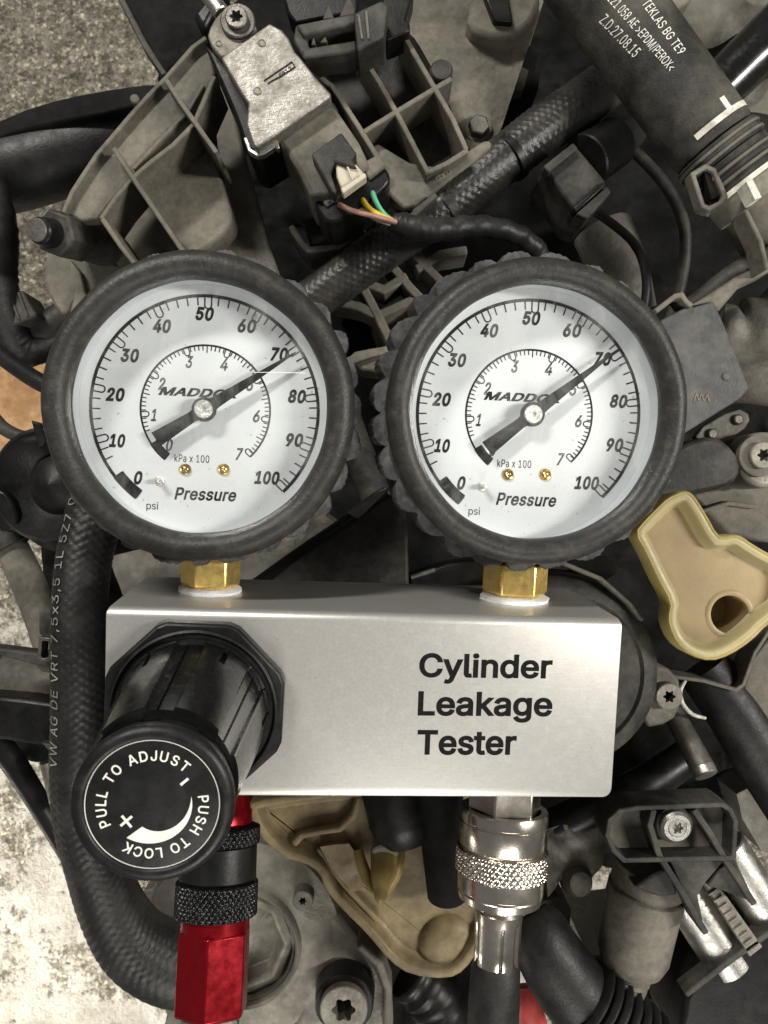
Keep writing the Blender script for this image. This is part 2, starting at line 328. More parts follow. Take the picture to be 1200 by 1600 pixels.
def glyphs(txt, bold=0., shear=0., outline=0., space=1.0):
    key = (txt, bold, shear, outline, space)
    if key in _cache: return _cache[key]
    L = contours(txt, space); big = max(L, key=lambda p: abs(parea(p))); sg = 1 if parea(big) > 0 else -1
    v = []; f = []
    if outline:
        for p in L:
            i_, o_ = offset_loop(p, outline), offset_loop(p, -outline); b = len(v); n = len(p); v += i_+o_
            f += [(b+k, b+(k+1) % n, b+n+(k+1) % n, b+n+k) for k in range(n)]
    else:                            # triangulate all contours together, keep what any outline winds round
        loops = [offset_loop(q, bold*sg) for q in L]; P = []; E_ = []
        for q in loops:
            b = len(P); n = len(q); P += [Vector(c) for c in q]; E_ += [(b+k, b+(k+1) % n) for k in range(n)]
        v, _, f, *_ = delaunay_2d_cdt(P, E_, [], 0, 1e-5); v = [tuple(p) for p in v]
        def winds(c):
            w = 0
            for q in loops:
                for i in range(len(q)):
                    (x1, y1), (x2, y2) = q[i-1], q[i]
                    if (y1 <= c[1]) != (y2 <= c[1]) and c[0] < (x2-x1)*(c[1]-y1)/(y2-y1)+x1: w += 1 if y2 > y1 else -1
            return w
        f = [tuple(t) for t in f if winds([sum(v[i][k] for i in t)/len(t)+1.3e-6 for k in (0, 1)])]
        u = sorted({i for t in f for i in t}); mp = {i: k for k, i in enumerate(u)}; v = [v[i] for i in u]; f = [tuple(mp[i] for i in t) for t in f]
    if shear: v = [(x+y*shear, y) for x, y in v]
    x0 = min(p[0] for p in v); x1 = max(p[0] for p in v); y0 = min(p[1] for p in v); y1 = max(p[1] for p in v)
    _cache[key] = (v, f, x0, x1, y0, y1); return _cache[key]
def text2d(mb, txt, cx, cy, w, h, z, rot=0., cap=None, **kw):   # centred on (cx, cy); w x h is the ink box; h None keeps proportion
    v, f, x0, x1, y0, y1 = glyphs(txt, **kw)
    sx = w/(x1-x0); sy = h/(y1-y0) if h else sx
    R = []
    for x, y in v:
        a = (x-(x0+x1)/2)*sx; b = (y-(y0+y1)/2)*sy
        R.append((cx+a*cos(rot)-b*sin(rot), cy+a*sin(rot)+b*cos(rot), z))
    mb.add(R, f)
def wraptext(txt, size_u, size_v, maxlen, fn, **kw):            # lettering cut fine and laid on a curved surface: fn(u, v) -> point
    v, f, x0, x1, y0, y1 = glyphs(txt, **kw)
    b = bmesh.new(); V = [b.verts.new(((x-x0)/(x1-x0)*size_u, ((y-y0)/(y1-y0)-.5)*size_v, 0)) for x, y in v]
    for q in f:
        try: b.faces.new([V[i] for i in q])
        except ValueError: pass
    bmesh.ops.triangulate(b, faces=b.faces)
    for _ in range(6):
        e = [e for e in b.edges if e.calc_length() > maxlen]
        if not e: break
        bmesh.ops.subdivide_edges(b, edges=e, cuts=1); bmesh.ops.triangulate(b, faces=[q for q in b.faces if len(q.verts) > 3])
    b.verts.index_update(); mb = MB(); mb.add([fn(p.co.x, p.co.y) for p in b.verts], [tuple(p.index for p in q.verts) for q in b.faces]); b.free(); return mb

def bolt_head(mb, x, y, z, r, h=3., n=6, hex_=True):      # hexagon or round head with a star socket, seen from above
    c = G(x, y, z)
    if hex_: mb.lathe(c, (0, 0, 1), [(0, r*1.35), (h*.35, r*1.35), (h*.35, r), (h, r), (h+.4, r*.86)], n=6 if hex_ else 28)
    return c
def socket(mb, c, r, z0, z1, k=6, depth=.35, ro=None):    # ring wall with a star-shaped recess
    ro = ro or r*1.9; n = k*8; v = []; f = []
    for i in range(n):
        a = 2*pi*i/n; ri = r*(1-depth*.5+depth*.5*cos(k*a))
        for (rr, zz) in ((ro, z0), (ro, z1-.35), (ro-.35, z1), (ri, z1), (ri*.94, z0)): v.append((c[0]+rr*cos(a), c[1]+rr*sin(a), zz))
    for i in range(n):
        a, b = 5*i, 5*((i+1) % n)
        for q in range(4): f.append((a+q, b+q, b+q+1, a+q+1))
    f.append(tuple(5*i+4 for i in range(n)))
    mb.add(v, f)

# ================================================================== THE SETTING
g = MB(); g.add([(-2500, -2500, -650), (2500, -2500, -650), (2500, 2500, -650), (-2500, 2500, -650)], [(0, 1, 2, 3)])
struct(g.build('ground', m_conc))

# ================================================================== THE LEAKAGE TESTER (built in its own frame, z = out of the front plate)
TE = Euler((radians(4.47), radians(4.75), radians(-1.98))); TR = TE.to_matrix(); TT = Vector((-4.0, -47.2, 0)); TRi = TR.transposed()
W, H, D = 125.1, 45.6, 46.4
def Lp(x, y, z):                     # photo pixel -> point of the tester's own plane z (mm)
    c = TRi @ (Vector((0, 0, CAMD))-TT); d = TRi @ Vector(((x-600)/F, (800-y)/F, -1)); return c+d*((z-c.z)/d.z)
def proj(p):
    q = TR @ Vector(p)+TT; d = CAMD-q.z; return 600+F*q.x/d, 800-F*q.y/d, d
def tthing(name, label, cat, at):    # a thing that shares the tester's axes
    o = thing(name, label, cat, TR @ Vector(at)+TT); o.rotation_euler = TE; o['_w'] = tuple(Vector(at)*MM); return o
tester = tthing('leakage_tester', 'brushed aluminium cylinder leakage tester with two round pressure gauges and black regulator', 'pressure tester', (0, 0, 0))
# housing: folded sheet, front, top and back, with a slot by the second stem
def housing():
    R = 2.2; th = 1.7; prof = []; prof.append((-H/2, 0)); 
    for y in (-H/2+.4, -H/2+.9, -H/2+1.5, -H/2+2.4): prof.append((y, 0))
    for k in range(7): a = pi/2*k/6; prof.append((H/2-R+R*sin(a), -R+R*cos(a)))
    for k in range(7): a = pi/2*k/6; prof.append((H/2-R+R*cos(a), -D+R-R*sin(a)))
    prof.append((-H/2+9, -D))
    inn = [(-H/2, -th)]+[(y, -th) for y in (-H/2+.4, -H/2+.9, -H/2+1.5, -H/2+2.4)]
    Ri = R-th
    for k in range(7): a = pi/2*k/6; inn.append((H/2-R+Ri*sin(a), -R+Ri*cos(a)))
    for k in range(7): a = pi/2*k/6; inn.append((H/2-R+Ri*cos(a), -D+R-Ri*sin(a)))
    inn.append((-H/2+9, -D+th))
    def shr(y, z):
        Rc = 2.4; t = y+H/2
        if t < Rc and z > -5: return Rc-sqrt(max(0, Rc*Rc-(Rc-t)**2))
        if y > H/2-1.2 and z > -3: return .5*(y-(H/2-1.2))/1.2
        return 0
    n = len(prof); mb = MB(); v = []
    for sx in (-1, 1):
        for P in (prof, inn):
            for k in range(n): s = shr(*prof[k]); v.append((sx*(W/2-s), P[k][0], P[k][1]))
    f = []
    for i in range(n-1):
        f += [(i, i+1, 2*n+i+1, 2*n+i), (n+i+1, n+i, 3*n+i, 3*n+i+1), (i+1, i, n+i, n+i+1), (2*n+i, 2*n+i+1, 3*n+i+1, 3*n+i)]
    f += [(0, n, 3*n, 2*n), (n-1, 2*n-1, 4*n-1, 3*n-1)]
    mb.add(v, f); return mb
hs = housing().build('housing', m_alu, tester, bevel=.30, ang=30)
cut = MB(); hc = Lp(738, 927, -23.2)
q0 = proj((0, H/2, -23.2))
def on_top(px, py):                  # photo pixel -> point of the housing's top face
    c = TRi @ (Vector((0, 0, CAMD))-TT); d = TRi @ Vector(((px-600)/F, (800-py)/F, -1)); return c+d*((H/2-c.y)/d.y)
a_ = on_top(738, 924); b_ = on_top(775, 924)
cut.lathe((a_.x+3.2, H/2-4, a_.z), (0, 1, 0), [(0, 4.2), (8, 4.2)], n=32)
co = cut.build('cutter', m_black, tester)
bm_ = hs.modifiers.new('slot', 'BOOLEAN'); bm_.object = co; bm_.operation = 'DIFFERENCE'; bm_.solver = 'EXACT'
bpy.context.view_layer.update()
me_ = bpy.data.meshes.new_from_object(hs.evaluated_get(bpy.context.evaluated_depsgraph_get()))
hs.modifiers.clear(); hs.data = me_; me_.shade_smooth(); me_.set_sharp_from_angle(angle=radians(30)); bpy.data.objects.remove(co)
MB().box((0, 2, -D/2), (W-8, H-12, D-8)).build('manifold', m_castd, tester, bevel=.8)
pr = MB()
for s_, x0, x1, y0, y1 in (('Cylinder', 655, 863, 1021, 1069), ('Leakage', 653, 863, 1081, 1129), ('Tester', 652, 807, 1141, 1180)):
    p0 = Lp(x0, (y0+y1)/2, .05); p1 = Lp(x1, (y0+y1)/2+3, .05); q0 = Lp((x0+x1)/2, y0, .05); q1 = Lp((x0+x1)/2, y1, .05)
    text2d(pr, s_, (p0.x+p1.x)/2, (q0.y+q1.y)/2, p1.x-p0.x, q0.y-q1.y, .05, rot=radians(.4), bold=.022)
pr.build('lettering', m_ink, tester)

# ---- pressure gauge
ZD = -14.5                           # dial plane
C1 = Lp(321.5, 640.5, ZD); C2 = Lp(828, 648, ZD)
SCL = (Lp(421.5, 642, ZD)-C1).length/100
def rel(x, y): p = Lp(x, y-1.5, ZD)-C1; return p.x, p.y
def band(mb, r0, r1, a0, a1, z, n=90):
    v = []
    for k in range(n+1):
        a = a0+(a1-a0)*k/n; v += [(r0*cos(a), r0*sin(a), z), (r1*cos(a), r1*sin(a), z)]
    mb.add(v, [(2*k, 2*k+1, 2*k+3, 2*k+2) for k in range(n)])
def stroke(mb, pts, w, z):
    n = len(pts); v = []
    for i in range(n):
        a = Vector(pts[max(i-1, 0)]); b = Vector(pts[min(i+1, n-1)]); d = (b-a).normalized(); p = Vector(pts[i])
        v += [(p.x-d.y*w/2, p.y+d.x*w/2, z), (p.x+d.y*w/2, p.y-d.x*w/2, z)]
    mb.add(v, [(2*k, 2*k+1, 2*k+3, 2*k+2) for k in range(n-1)])
def uloop(mb, R, a, hw, ln, w, z):
    P = [(0, hw)]+[(-(ln-hw)-hw*sin(pi*k/10), hw*cos(pi*k/10)) for k in range(11)]+[(0, -hw)]
    stroke(mb, [((R+x)*cos(a)-y*sin(a), (R+x)*sin(a)+y*cos(a)) for x, y in P], w, z)
def gauge(C, psi, label, grow, rc, rm):
    T0 = Vector((C.x, C.y, 0))
    ring = MB(); prof = []
    for k in range(29):
        a = 2*pi*k/28; prof.append((-6.8+4.3*sin(a), rc+rm*cos(a)))
    ring.lathe((0, 0, 0), (0, 0, 1), prof, n=120, caps=False, rf=lambda t, a: .10*sin(5*a+1)+.06*sin(13*a))
    gz = ring.build('pressure_gauge', m_boot, tester); gz.location = T0*MM; gz['label'] = label; gz.scale = (grow, grow, grow)
    rnd = random.Random(int(psi*10)); NL = 27
    cuts = sorted((k+rnd.uniform(-.16, .16))*2*pi/NL for k in range(NL)); hs2 = [rnd.uniform(.75, 1.15) for _ in range(NL)]; sk = [rnd.uniform(-.25, .25) for _ in range(NL)]
    def lobe(t, a):
        a %= 2*pi; i = max([k for k in range(NL) if cuts[k] <= a] or [NL-1]); c0 = cuts[i]; c1 = cuts[(i+1) % NL]
        w = (c1-c0) % (2*pi); f = ((a-c0) % (2*pi))/w; q = abs(2*f-1+sk[i]*(1-abs(2*f-1)))
        h = 2.6*hs2[i]*(1-q**2.6)*(1+.10*sin(7*f+i)+.06*sin(19*f*2+i*3))
        return h*(1 if -29 < t < -12.9 else .25 if t < -12 else 0)+.12*sin(a*41+t)
    MB().lathe((0, 0, 0), (0, 0, 1), [(-33.6, 0), (-33.5, 33), (-33, 36), (-30, 36.7), (-26, 37.1), (-22, 37.2), (-18, 37.1), (-14.4, 37.1), (-13, 36.8), (-12.8, 36.0), (-9, 35.6), (-7.5, 35.2)], n=420, rf=lobe, caps=False).build('grip_band', m_lobe, gz, ang=50)
    MB().lathe((0, 0, 0), (0, 0, 1), [(-4.6, 32.3), (-4.3, 32.05), (-4.6, 31.75), (-5.4, 31.7), (-13.9, 31.25), (ZD+.1, 30.9)], n=120, caps=False).build('case_wall', m_wall, gz)
    MB().lathe((0, 0, 0), (0, 0, 1), [(-4.4, 32.4), (-3.9, 32.1), (-4.2, 31.65), (-5.0, 31.6)], n=120, caps=False).build('chrome_bezel', m_chrome, gz)
    MB().lathe((0, 0, 0), (0, 0, 1), [(ZD-1, 31.3), (ZD, 31.3)], n=120).build('dial', m_dial, gz)
    MB().lathe((0, 0, 0), (0, 0, 1), [(-6.4, 31.6), (-6.25, 22), (-6.2, 10), (-6.19, 0)], n=96, caps=False).build('lens', m_glass, gz)
    if grow == 1.0:
        sx = MB(); a_, b_ = rel(400, 588), rel(478, 589); stroke(sx, [a_, ((a_[0]+b_[0])/2, (a_[1]+b_[1])/2+.05), b_], .12, -6.12); sx.build('lens_line', m_ptfe, gz)  # thin white line across the left lens
    ink = MB(); z = ZD+.06; R1 = 179*SCL; R2 = 102*SCL; A0 = radians(225)
    band(ink, R1-5*SCL, R1, A0-radians(4), radians(-45), z)
    for p in range(0, 101, 2):
        a = A0-radians(2.7*p)
        if p % 10 == 0:
            if p: uloop(ink, R1-4*SCL, a+(radians(1.7) if p == 100 else 0), 5.2*SCL, 18*SCL, 2.2*SCL, z)
        elif p > 5: stroke(ink, [((R1-4*SCL)*cos(a), (R1-4*SCL)*sin(a)), ((R1-17*SCL)*cos(a), (R1-17*SCL)*sin(a))], 2.1*SCL, z+.01)
    band(ink, R2-3*SCL, R2, A0-radians(5), radians(-45), z)
    for k in range(0, 71):
        a = A0-radians(270*k/70)
        if k % 10 == 0:
            if k: uloop(ink, R2-2*SCL, a+(radians(2.2) if k == 70 else 0), 4.0*SCL, 12*SCL, 1.7*SCL, z)
        elif k > 5: stroke(ink, [((R2-2*SCL)*cos(a), (R2-2*SCL)*sin(a)), ((R2-(13 if k % 5 == 0 else 9.5)*SCL)*cos(a), (R2-(13 if k % 5 == 0 else 9.5)*SCL)*sin(a))], 1.6*SCL, z+.01)
    for s_, x, y, w in (('0', 216, 748, 13), ('10', 183, 690, 25), ('20', 180, 618, 29), ('30', 203, 557, 28), ('40', 253, 511, 28), ('50', 320, 492, 28), ('60', 386, 511, 29), ('70', 436, 555, 28), ('80', 464, 621, 28), ('90', 460, 689, 28), ('100', 417, 748, 40)):
        rx, ry = rel(x, y); text2d(ink, s_, rx, ry, w*SCL, 21.5*SCL, z, bold=.038, shear=.22, space=1.08)
    rx, ry = rel(321, 774); text2d(ink, 'Pressure', rx, ry, 97*SCL, 20*SCL, z, bold=.022, shear=.25, space=1.05)
    rx, ry = rel(300, 718); text2d(ink, 'kPa x 100', rx, ry, 54*SCL, 12*SCL, z, bold=.002, space=1.05)
    rx, ry = rel(238, 793); text2d(ink, 'psi', rx, ry, 18*SCL, 15*SCL, z)
    rx, ry = rel(312, 615); text2d(ink, 'MADDOX', rx, ry, 128*SCL, 13.5*SCL, z, bold=.034, shear=.35, space=1.05)
    for s_, x, y, w in (('0', 265, 697, 10), ('1', 240, 650, 8), ('2', 253, 601, 11), ('3', 296, 567, 11), ('4', 350, 571, 12), ('5', 391, 603, 12), ('6', 401, 652, 11), ('7', 374, 711, 12)):
        rx, ry = rel(x, y); text2d(ink, s_, rx, ry, w*SCL, 19*SCL, z+.02, outline=.018, shear=.25)
    ink.build('scale_print', m_ink, gz)
    zb = MB()
    for R, w, a0, a1 in ((R1+.4*SCL, 18, 217.5, 233), (R2+.6*SCL, 14, 213, 232)):
        aa = [radians(a0+(a1-a0)*k/10)+radians(1.0) for k in range(11)]
        zb.prism(ch([(R*cos(a), R*sin(a)) for a in aa]+[((R-w*SCL)*cos(a), (R-w*SCL)*sin(a)) for a in aa[::-1]], 1, .2), ZD+.05, ZD+.12)
    zb.build('zero_block', m_ink, gz)
    # pointer turns about the hub
    a = A0-radians(2.7*psi); nd = MB(); s = SCL
    P = [(168, 1.0), (150, 2.2), (90, 5.6), (22, 9.2), (0, 13), (-22, 8.5), (-88, 12.5), (-88, -12.5), (-22, -8.5), (0, -13), (22, -9.2), (90, -5.6), (150, -2.2), (168, -1.0)]
    nd.prism([(x*s, y*s) for x, y in P], 0, .45); nd.lathe((0, 0, -.2), (0, 0, 1), [(0, 19*s), (1.0, 19*s), (1.2, 18*s)], n=40)
    no = nd.build('pointer', m_needle, gz, bevel=.12); no.location = (0, 0, (ZD+2.6)*MM); no.rotation_euler = (0, 0, a)
    hb = MB(); hb.lathe((0, 0, ZD+3.5), (0, 0, 1), [(0, 14.5*s), (.5, 14.5*s), (.8, 13.2*s), (.7, 4*s), (.2, 3*s), (.15, 0)], n=36)
    hb.build('hub_cap', m_hub, gz)
    sp = MB(); rx, ry = rel(250, 753); sp.lathe((rx, ry, ZD), (.12, .05, 1), [(0, 7.5*s), (.4, 7*s), (.5, 4*s), (2.8, 4*s), (3.1, 3*s)], n=20); sp.build('stop_pin', m_hub, gz)
    for x in (290, 350):
        rx, ry = rel(x, 735); sc = MB(); r = 9.2*s
        sc.lathe((rx, ry, ZD), (0, 0, 1), [(0, r), (.35, r), (.55, r*.86), (.3, r*.62), (.55, r*.50), (.65, r*.3), (.5, 0)], n=24); sc.build('dial_screw', m_gold, gz)
    return gz
gauge(C1, 70.6, 'left gauge in worn black rubber boot, pointer just past 70', 1.0, 33.7, 3.45)
gauge(C2, 68.8, 'right gauge in black rubber boot with smudged dial, pointer near 70', 1.042, 33.35, 3.15)
for px, r_px, rot in ((329, 46, .52+.13), (804, 52, .52-.12)):
    r = r_px*.172; lo, hi = -W/2, W/2
    for _ in range(40):
        m_ = (lo+hi)/2
        if proj((m_, H/2+3, -23.2))[0] < px: lo = m_
        else: hi = m_
    t0 = Vector((lo, 0, 0))
    hx = MB(); hx.lathe((t0.x, H/2+1.6, -23.2), (0, 1, 0), [(0, r*.86), (.7, r), (9, r)], n=6, ph=rot); hx.build('brass_stem', m_brass, tester, bevel=.5)
    tp = MB(); tp.lathe((t0.x, H/2-.2, -23.2), (0, 1, 0), [(0, r*.95), (.25, r*1.04), (.8, r*1.02), (1.2, r*1.05), (1.7, r*.97), (1.9, r*.8)], n=48, rf=lambda t, a: .18*sin(3*a+t*4)+.1*sin(11*a)); tp.build('thread_tape', m_ptfe, tester)

# ---- regulator knob, standing out of the plate
RC = Lp(308, 1101, 0)
nut = MB(); ap = 20.5
oct_ = []
for k in range(8):
    a = radians(22.5+45*k-1); R = ap/cos(radians(22.5))
    for s_ in (-3.4, 3.4): oct_.append((RC.x+R*.985*cos(a+radians(s_)), RC.y+R*.985*sin(a+radians(s_))))
nut.prism(oct_, 0.05, 4.6)
nut.build('panel_nut', m_knobm, tester, bevel=.7)
MB().lathe((RC.x, RC.y, 0), (0, 0, 1), [(4, 19.4), (5.6, 19.4), (6.0, 18.9), (5.2, 18.2), (5.0, 15)], n=96, caps=False).build('nut_collar', m_knobm, tester)
def body_rf(t, a):
    q = math.degrees(a-.20) % 60; e = 0
    if q < 40: e = .75*min(1, q/1.2, (40-q)/1.2)
    if abs(q-22) < 1.6 and t < 16: e -= 1.0
    if abs(q-52) < .9 and t > 9: e -= .5
    return e if t > 7.2 else 0
kb = MB(); prof = [(4.2, 17.6), (6.4, 17.5), (7.3, 16.9)]+[(7.6+k*36.4/24, 16.6-3.1*k/24) for k in range(25)]
kb.lathe((RC.x, RC.y, 0), (0, 0, 1), prof, n=300, rf=body_rf); kn = kb.build('regulator_knob', m_knob, tester, ang=28)
KZ = 50.2; Kc = Lp(238, 1258, KZ); print('RC', RC, 'Kc', Kc, 'gauges', C1, C2)
def cap_rf(t, a):
    return -.45 if (math.degrees(a) % 45 < 14 and t < 46.7) else 0
MB().lathe((Kc.x, Kc.y, 0), (0, 0, 1), [(44.0, 13.2), (44.4, 13.7), (46.6, 13.8), (47.0, 14.2), (49.0, 14.5), (49.9, 14.2), (50.5, 13.4), (50.6, 12.5), (50.4, 12.1), (50.25, 11.95), (49.9, 11.8), (49.85, 0)], n=192, rf=cap_rf).build('knob_cap', m_knobm, kn)
MB().lathe((Kc.x, Kc.y, 0), (0, 0, 1), [(49.8, 11.7), (50.02, 11.7), (50.04, 11.6)], n=96).build('sticker', m_sticker, kn)
wp = MB(); ks = (Lp(338, 1255, KZ)-Kc).length/100; z = 50.08
vv = MB(); band(vv, 104.2*ks, 105.6*ks, 0, 2*pi, z-.03, 120); wp.add([(x+Kc.x, y+Kc.y, q) for x, y, q in vv.v], vv.f)
def arctext(s_, a0, a1, r, h):
    n = len(s_)-1; wid = {'J': .75, 'L': .8, ' ': .6, 'I': .4, 'U': 1, 'T': .95}
    wv = [wid.get(c, 1.) for c in s_]; cum = [0]
    for i in range(n): cum.append(cum[-1]+(wv[i]+wv[i+1])/2)
    for i, c in enumerate(s_):
        if c == ' ': continue
        a = radians(a0+(a1-a0)*cum[i]/cum[-1]); v, f, x0, x1, y0, y1 = glyphs(c, .012)
        w = h*.94*min(1, (x1-x0)/(y1-y0))
        text2d(wp, c, Kc.x+r*cos(a), Kc.y+r*sin(a), w, h, z, rot=a-pi/2, bold=.012)
arctext('PULL TO ADJUST', 203, 52, 80*ks, 17*ks); arctext('PUSH TO LOCK', 7, -118, 80*ks, 17*ks)
def kp(x, y): p = Lp(x, y, KZ); return (p.x, p.y)
stroke(wp, [kp(282, 1227), kp(294, 1217)], 4.2*ks, z); stroke(wp, [kp(188, 1291), kp(206, 1276)], 4.2*ks, z); stroke(wp, [kp(190, 1275), kp(205, 1293)], 4.2*ks, z+.01)
v = []
for k in range(41):
    t = k/40; ao = radians(13-139*t); ai = radians(13-126*t); ro = (62+5*t**4)*ks; ri = (62-23*t**.85)*ks
    v += [(Kc.x+ro*cos(ao), Kc.y+ro*sin(ao), z), (Kc.x+ri*cos(ai), Kc.y+ri*sin(ai), z)]
wp.add(v, [(2*k, 2*k+1, 2*k+3, 2*k+2) for k in range(40)])
wp.build('knob_print', m_print, kn)

# ---- couplers and the hose under the housing
def axis_parts(S, d):
    d = Vector(d).normalized()
    def t_of(py):
        lo, hi = -20., 120.
        for _ in range(50):
            m = (lo+hi)/2
            if proj(S+d*m)[1] < py: lo = m
            else: hi = m
        return lo
    def pf(lst): return [(t_of(y), r*proj(S+d*t_of(y))[2]/F) for y, r in lst]
    return d, t_of, pf
def knurl(n, lead, hgt, t0, t1):
    def rf(t, a):
        if t < t0+.2 or t > t1-.2: return 0
        x = n*a/2; y = lead*(t-t0); g = min(abs(sin(x+y)), abs(sin(x-y))); return hgt*min(1, g*1.8)
    return rf
def dense(t0, t1, r, m=40, ch_=.4): return [(t0, r-ch_)]+[(t0+ch_+(t1-t0-2*ch_)*k/m, r) for k in range(m+1)]+[(t1, r-ch_)]
S1 = Lp(345, 1258, -22); d1, t1_, pf1 = axis_parts(S1, (.01, -1, .30))
cp = tthing('air_coupler', 'red anodised hex coupler with black knurled collar hanging under the regulator', 'air coupler', tuple(S1))
MB().lathe(S1, d1, pf1([(1225, 40), (1262, 46), (1266, 49), (1283, 50), (1286, 48)]), n=48).build('inlet_ring', m_red, cp)
p = pf1([(1288, 59), (1318, 59)]); MB().lathe(S1, d1, dense(p[0][0], p[1][0], p[0][1]), n=220, rf=knurl(40, 1.6, .65, p[0][0], p[1][0])).build('upper_knurl', m_anod, cp, ang=60)
MB().lathe(S1, d1, pf1([(1317, 56), (1319, 59), (1370, 60), (1373, 57)]), n=64).build('smooth_collar', m_black, cp)
p = pf1([(1374, 61), (1430, 60)]); MB().lathe(S1, d1, dense(p[0][0], p[1][0], p[1][1]), n=240, rf=knurl(42, 1.6, .7, p[0][0], p[1][0])).build('knurled_sleeve', m_anod, cp, ang=60)
MB().lathe(S1, d1, pf1([(1428, 50), (1431, 53), (1450, 53), (1454, 50)]), n=48).build('hex_neck', m_red, cp)
hx = MB(); hx.lathe(S1, d1, pf1([(1446, 50), (1452, 58.5), (1578, 59.5), (1585, 50)]), n=6, ph=.06); hx.build('hex_body', m_red, cp, bevel=.35)
MB().lathe(S1, d1, pf1([(1582, 46), (1590, 50), (1640, 48)]), n=6).build('plug_end', m_steeld, cp)
S2 = Lp(789, 1244, -22); d2, t2_, pf2 = axis_parts(S2, (-.035, -1, .14))
MB().lathe(S2, d2, pf2([(1215, 52), (1225, 58), (1278, 58), (1284, 50)]), n=6, ph=.5).build('outlet_nipple', m_nickel, tester, bevel=.4)
hz = tthing('test_hose', 'black rubber test hose with nickel plated quick coupler under the aluminium box', 'hose', tuple(S2))
MB().lathe(S2, d2, pf2([(1262, 57), (1262, 67), (1266, 68.5), (1279, 68.5), (1280, 67.3), (1282, 67.3), (1283, 68.5), (1318, 68), (1322, 65)]), n=72, caps=False).build('coupler_sleeve', m_nickel, hz)
p = pf2([(1322, 71), (1362, 70)]); MB().lathe(S2, d2, dense(p[0][0], p[1][0], p[0][1]-.35), n=240, rf=knurl(42, 1.4, .5, p[0][0], p[1][0])).build('knurled_band', m_nickel, hz, ang=60)
MB().lathe(S2, d2, pf2([(1361, 66), (1363, 67.5), (1386, 67), (1387, 65.8), (1390, 65.8), (1391, 66.5), (1402, 64), (1408, 55), (1410, 34)]), n=72).build('coupler_body', m_nickel, hz)
MB().lathe(S2, d2, pf2([(1406, 28), (1412, 30), (1416, 27), (1424, 28)]), n=40).build('brass_neck', m_brass, hz)
MB().lathe(S2, d2, pf2([(1414, 22), (1417, 35), (1422, 37.5), (1432, 37), (1436, 36.6), (1440, 36.4), (1460, 36), (1480, 35.6), (1504, 35.2), (1508, 33)]), n=160, rf=lambda t, a: -.55*max(0, cos(4.5*a+.3*sin(t)))**10*min(1, max(0, (t-t2_(1432))/1.5))).build('ferrule', m_nickel, hz, ang=30)
MB().lathe(S2, d2, pf2([(1495, 33), (1512, 38), (1560, 40), (1680, 40)]), n=40).build('hose', m_rubber, hz)

# ================================================================== THE ENGINE BAY BEHIND THE TESTER
def solid(px, z1, z0, smooth=0):     # an upright slab whose top outline is traced at height z1
    P = PX(px, z1)
    if smooth: P = ch(P, smooth)
    return MB().prism(P, z0, z1)
def walls(px, z, th, depth, closed=False):
    return MB().wall(PX(px, z), th, z-depth, z, closed)
def one(mb, name, m, label, cat, group=None, **k):
    return tag(mb.build(name, m, **k), label, cat, group)
def cyl(mb, a, b, ra, rb=None, n=28, **k):   # round bar between two (px, py, z) points, radii in px
    A, B = G(*a), G(*b); d = B-A; ra_ = pxr(ra, a[2]); rb_ = pxr(rb if rb else ra, b[2])
    c = min(.5, ra_*.12, d.length*.1); return mb.lathe(A, d, [(0, ra_-c), (c, ra_), (d.length-c, rb_), (d.length, rb_-c)], n=n, **k)

# ---- engine block and other deep castings that close the view
def lumpy(px, z1, z0, amp, step=26, seed=1):
    """a cast upper surface: a traced outline filled with an uneven grid"""
    from mathutils import noise as mn
    P = PX(px, z1); b = bmesh.new(); b.faces.new([b.verts.new((x, y, z1)) for x, y in P]); bmesh.ops.triangulate(b, faces=b.faces)
    for _ in range(7):
        e = [e for e in b.edges if e.calc_length() > pxr(step, z1)]
        if not e: break
        bmesh.ops.subdivide_edges(b, edges=e, cuts=1); bmesh.ops.triangulate(b, faces=[f for f in b.faces if len(f.verts) > 3])
    for v in b.verts:
        n = mn.noise(Vector((v.co.x*.06+seed*7, v.co.y*.06, 0)))*amp+mn.noise(Vector((v.co.x*.16, v.co.y*.16, seed*3)))*amp*.45
        n = round(n/(amp*.3))*amp*.3*.6+n*.4; v.co.z += n
    r = bmesh.ops.extrude_face_region(b, geom=list(b.faces)); 
    for q in r['geom']:
        if isinstance(q, bmesh.types.BMVert): q.co.z = z0
    b.verts.index_update(); mb = MB(); mb.add([tuple(v.co) for v in b.verts], [tuple(v.index for v in f.verts) for f in b.faces]); b.free(); return mb
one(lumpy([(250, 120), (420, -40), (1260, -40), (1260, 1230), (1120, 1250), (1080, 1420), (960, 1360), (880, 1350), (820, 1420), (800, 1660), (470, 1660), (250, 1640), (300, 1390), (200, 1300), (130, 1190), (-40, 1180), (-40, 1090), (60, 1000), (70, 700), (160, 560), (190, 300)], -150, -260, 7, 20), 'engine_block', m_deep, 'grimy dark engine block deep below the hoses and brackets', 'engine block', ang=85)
one(lumpy([(1080, 1560), (1230, 1440), (1230, 1640), (960, 1640), (950, 1560), (1000, 1570)], -140, -240, 5, seed=4), 'subframe', m_black, 'dark black housing in the lower right corner below the chrome tubes', 'housing')

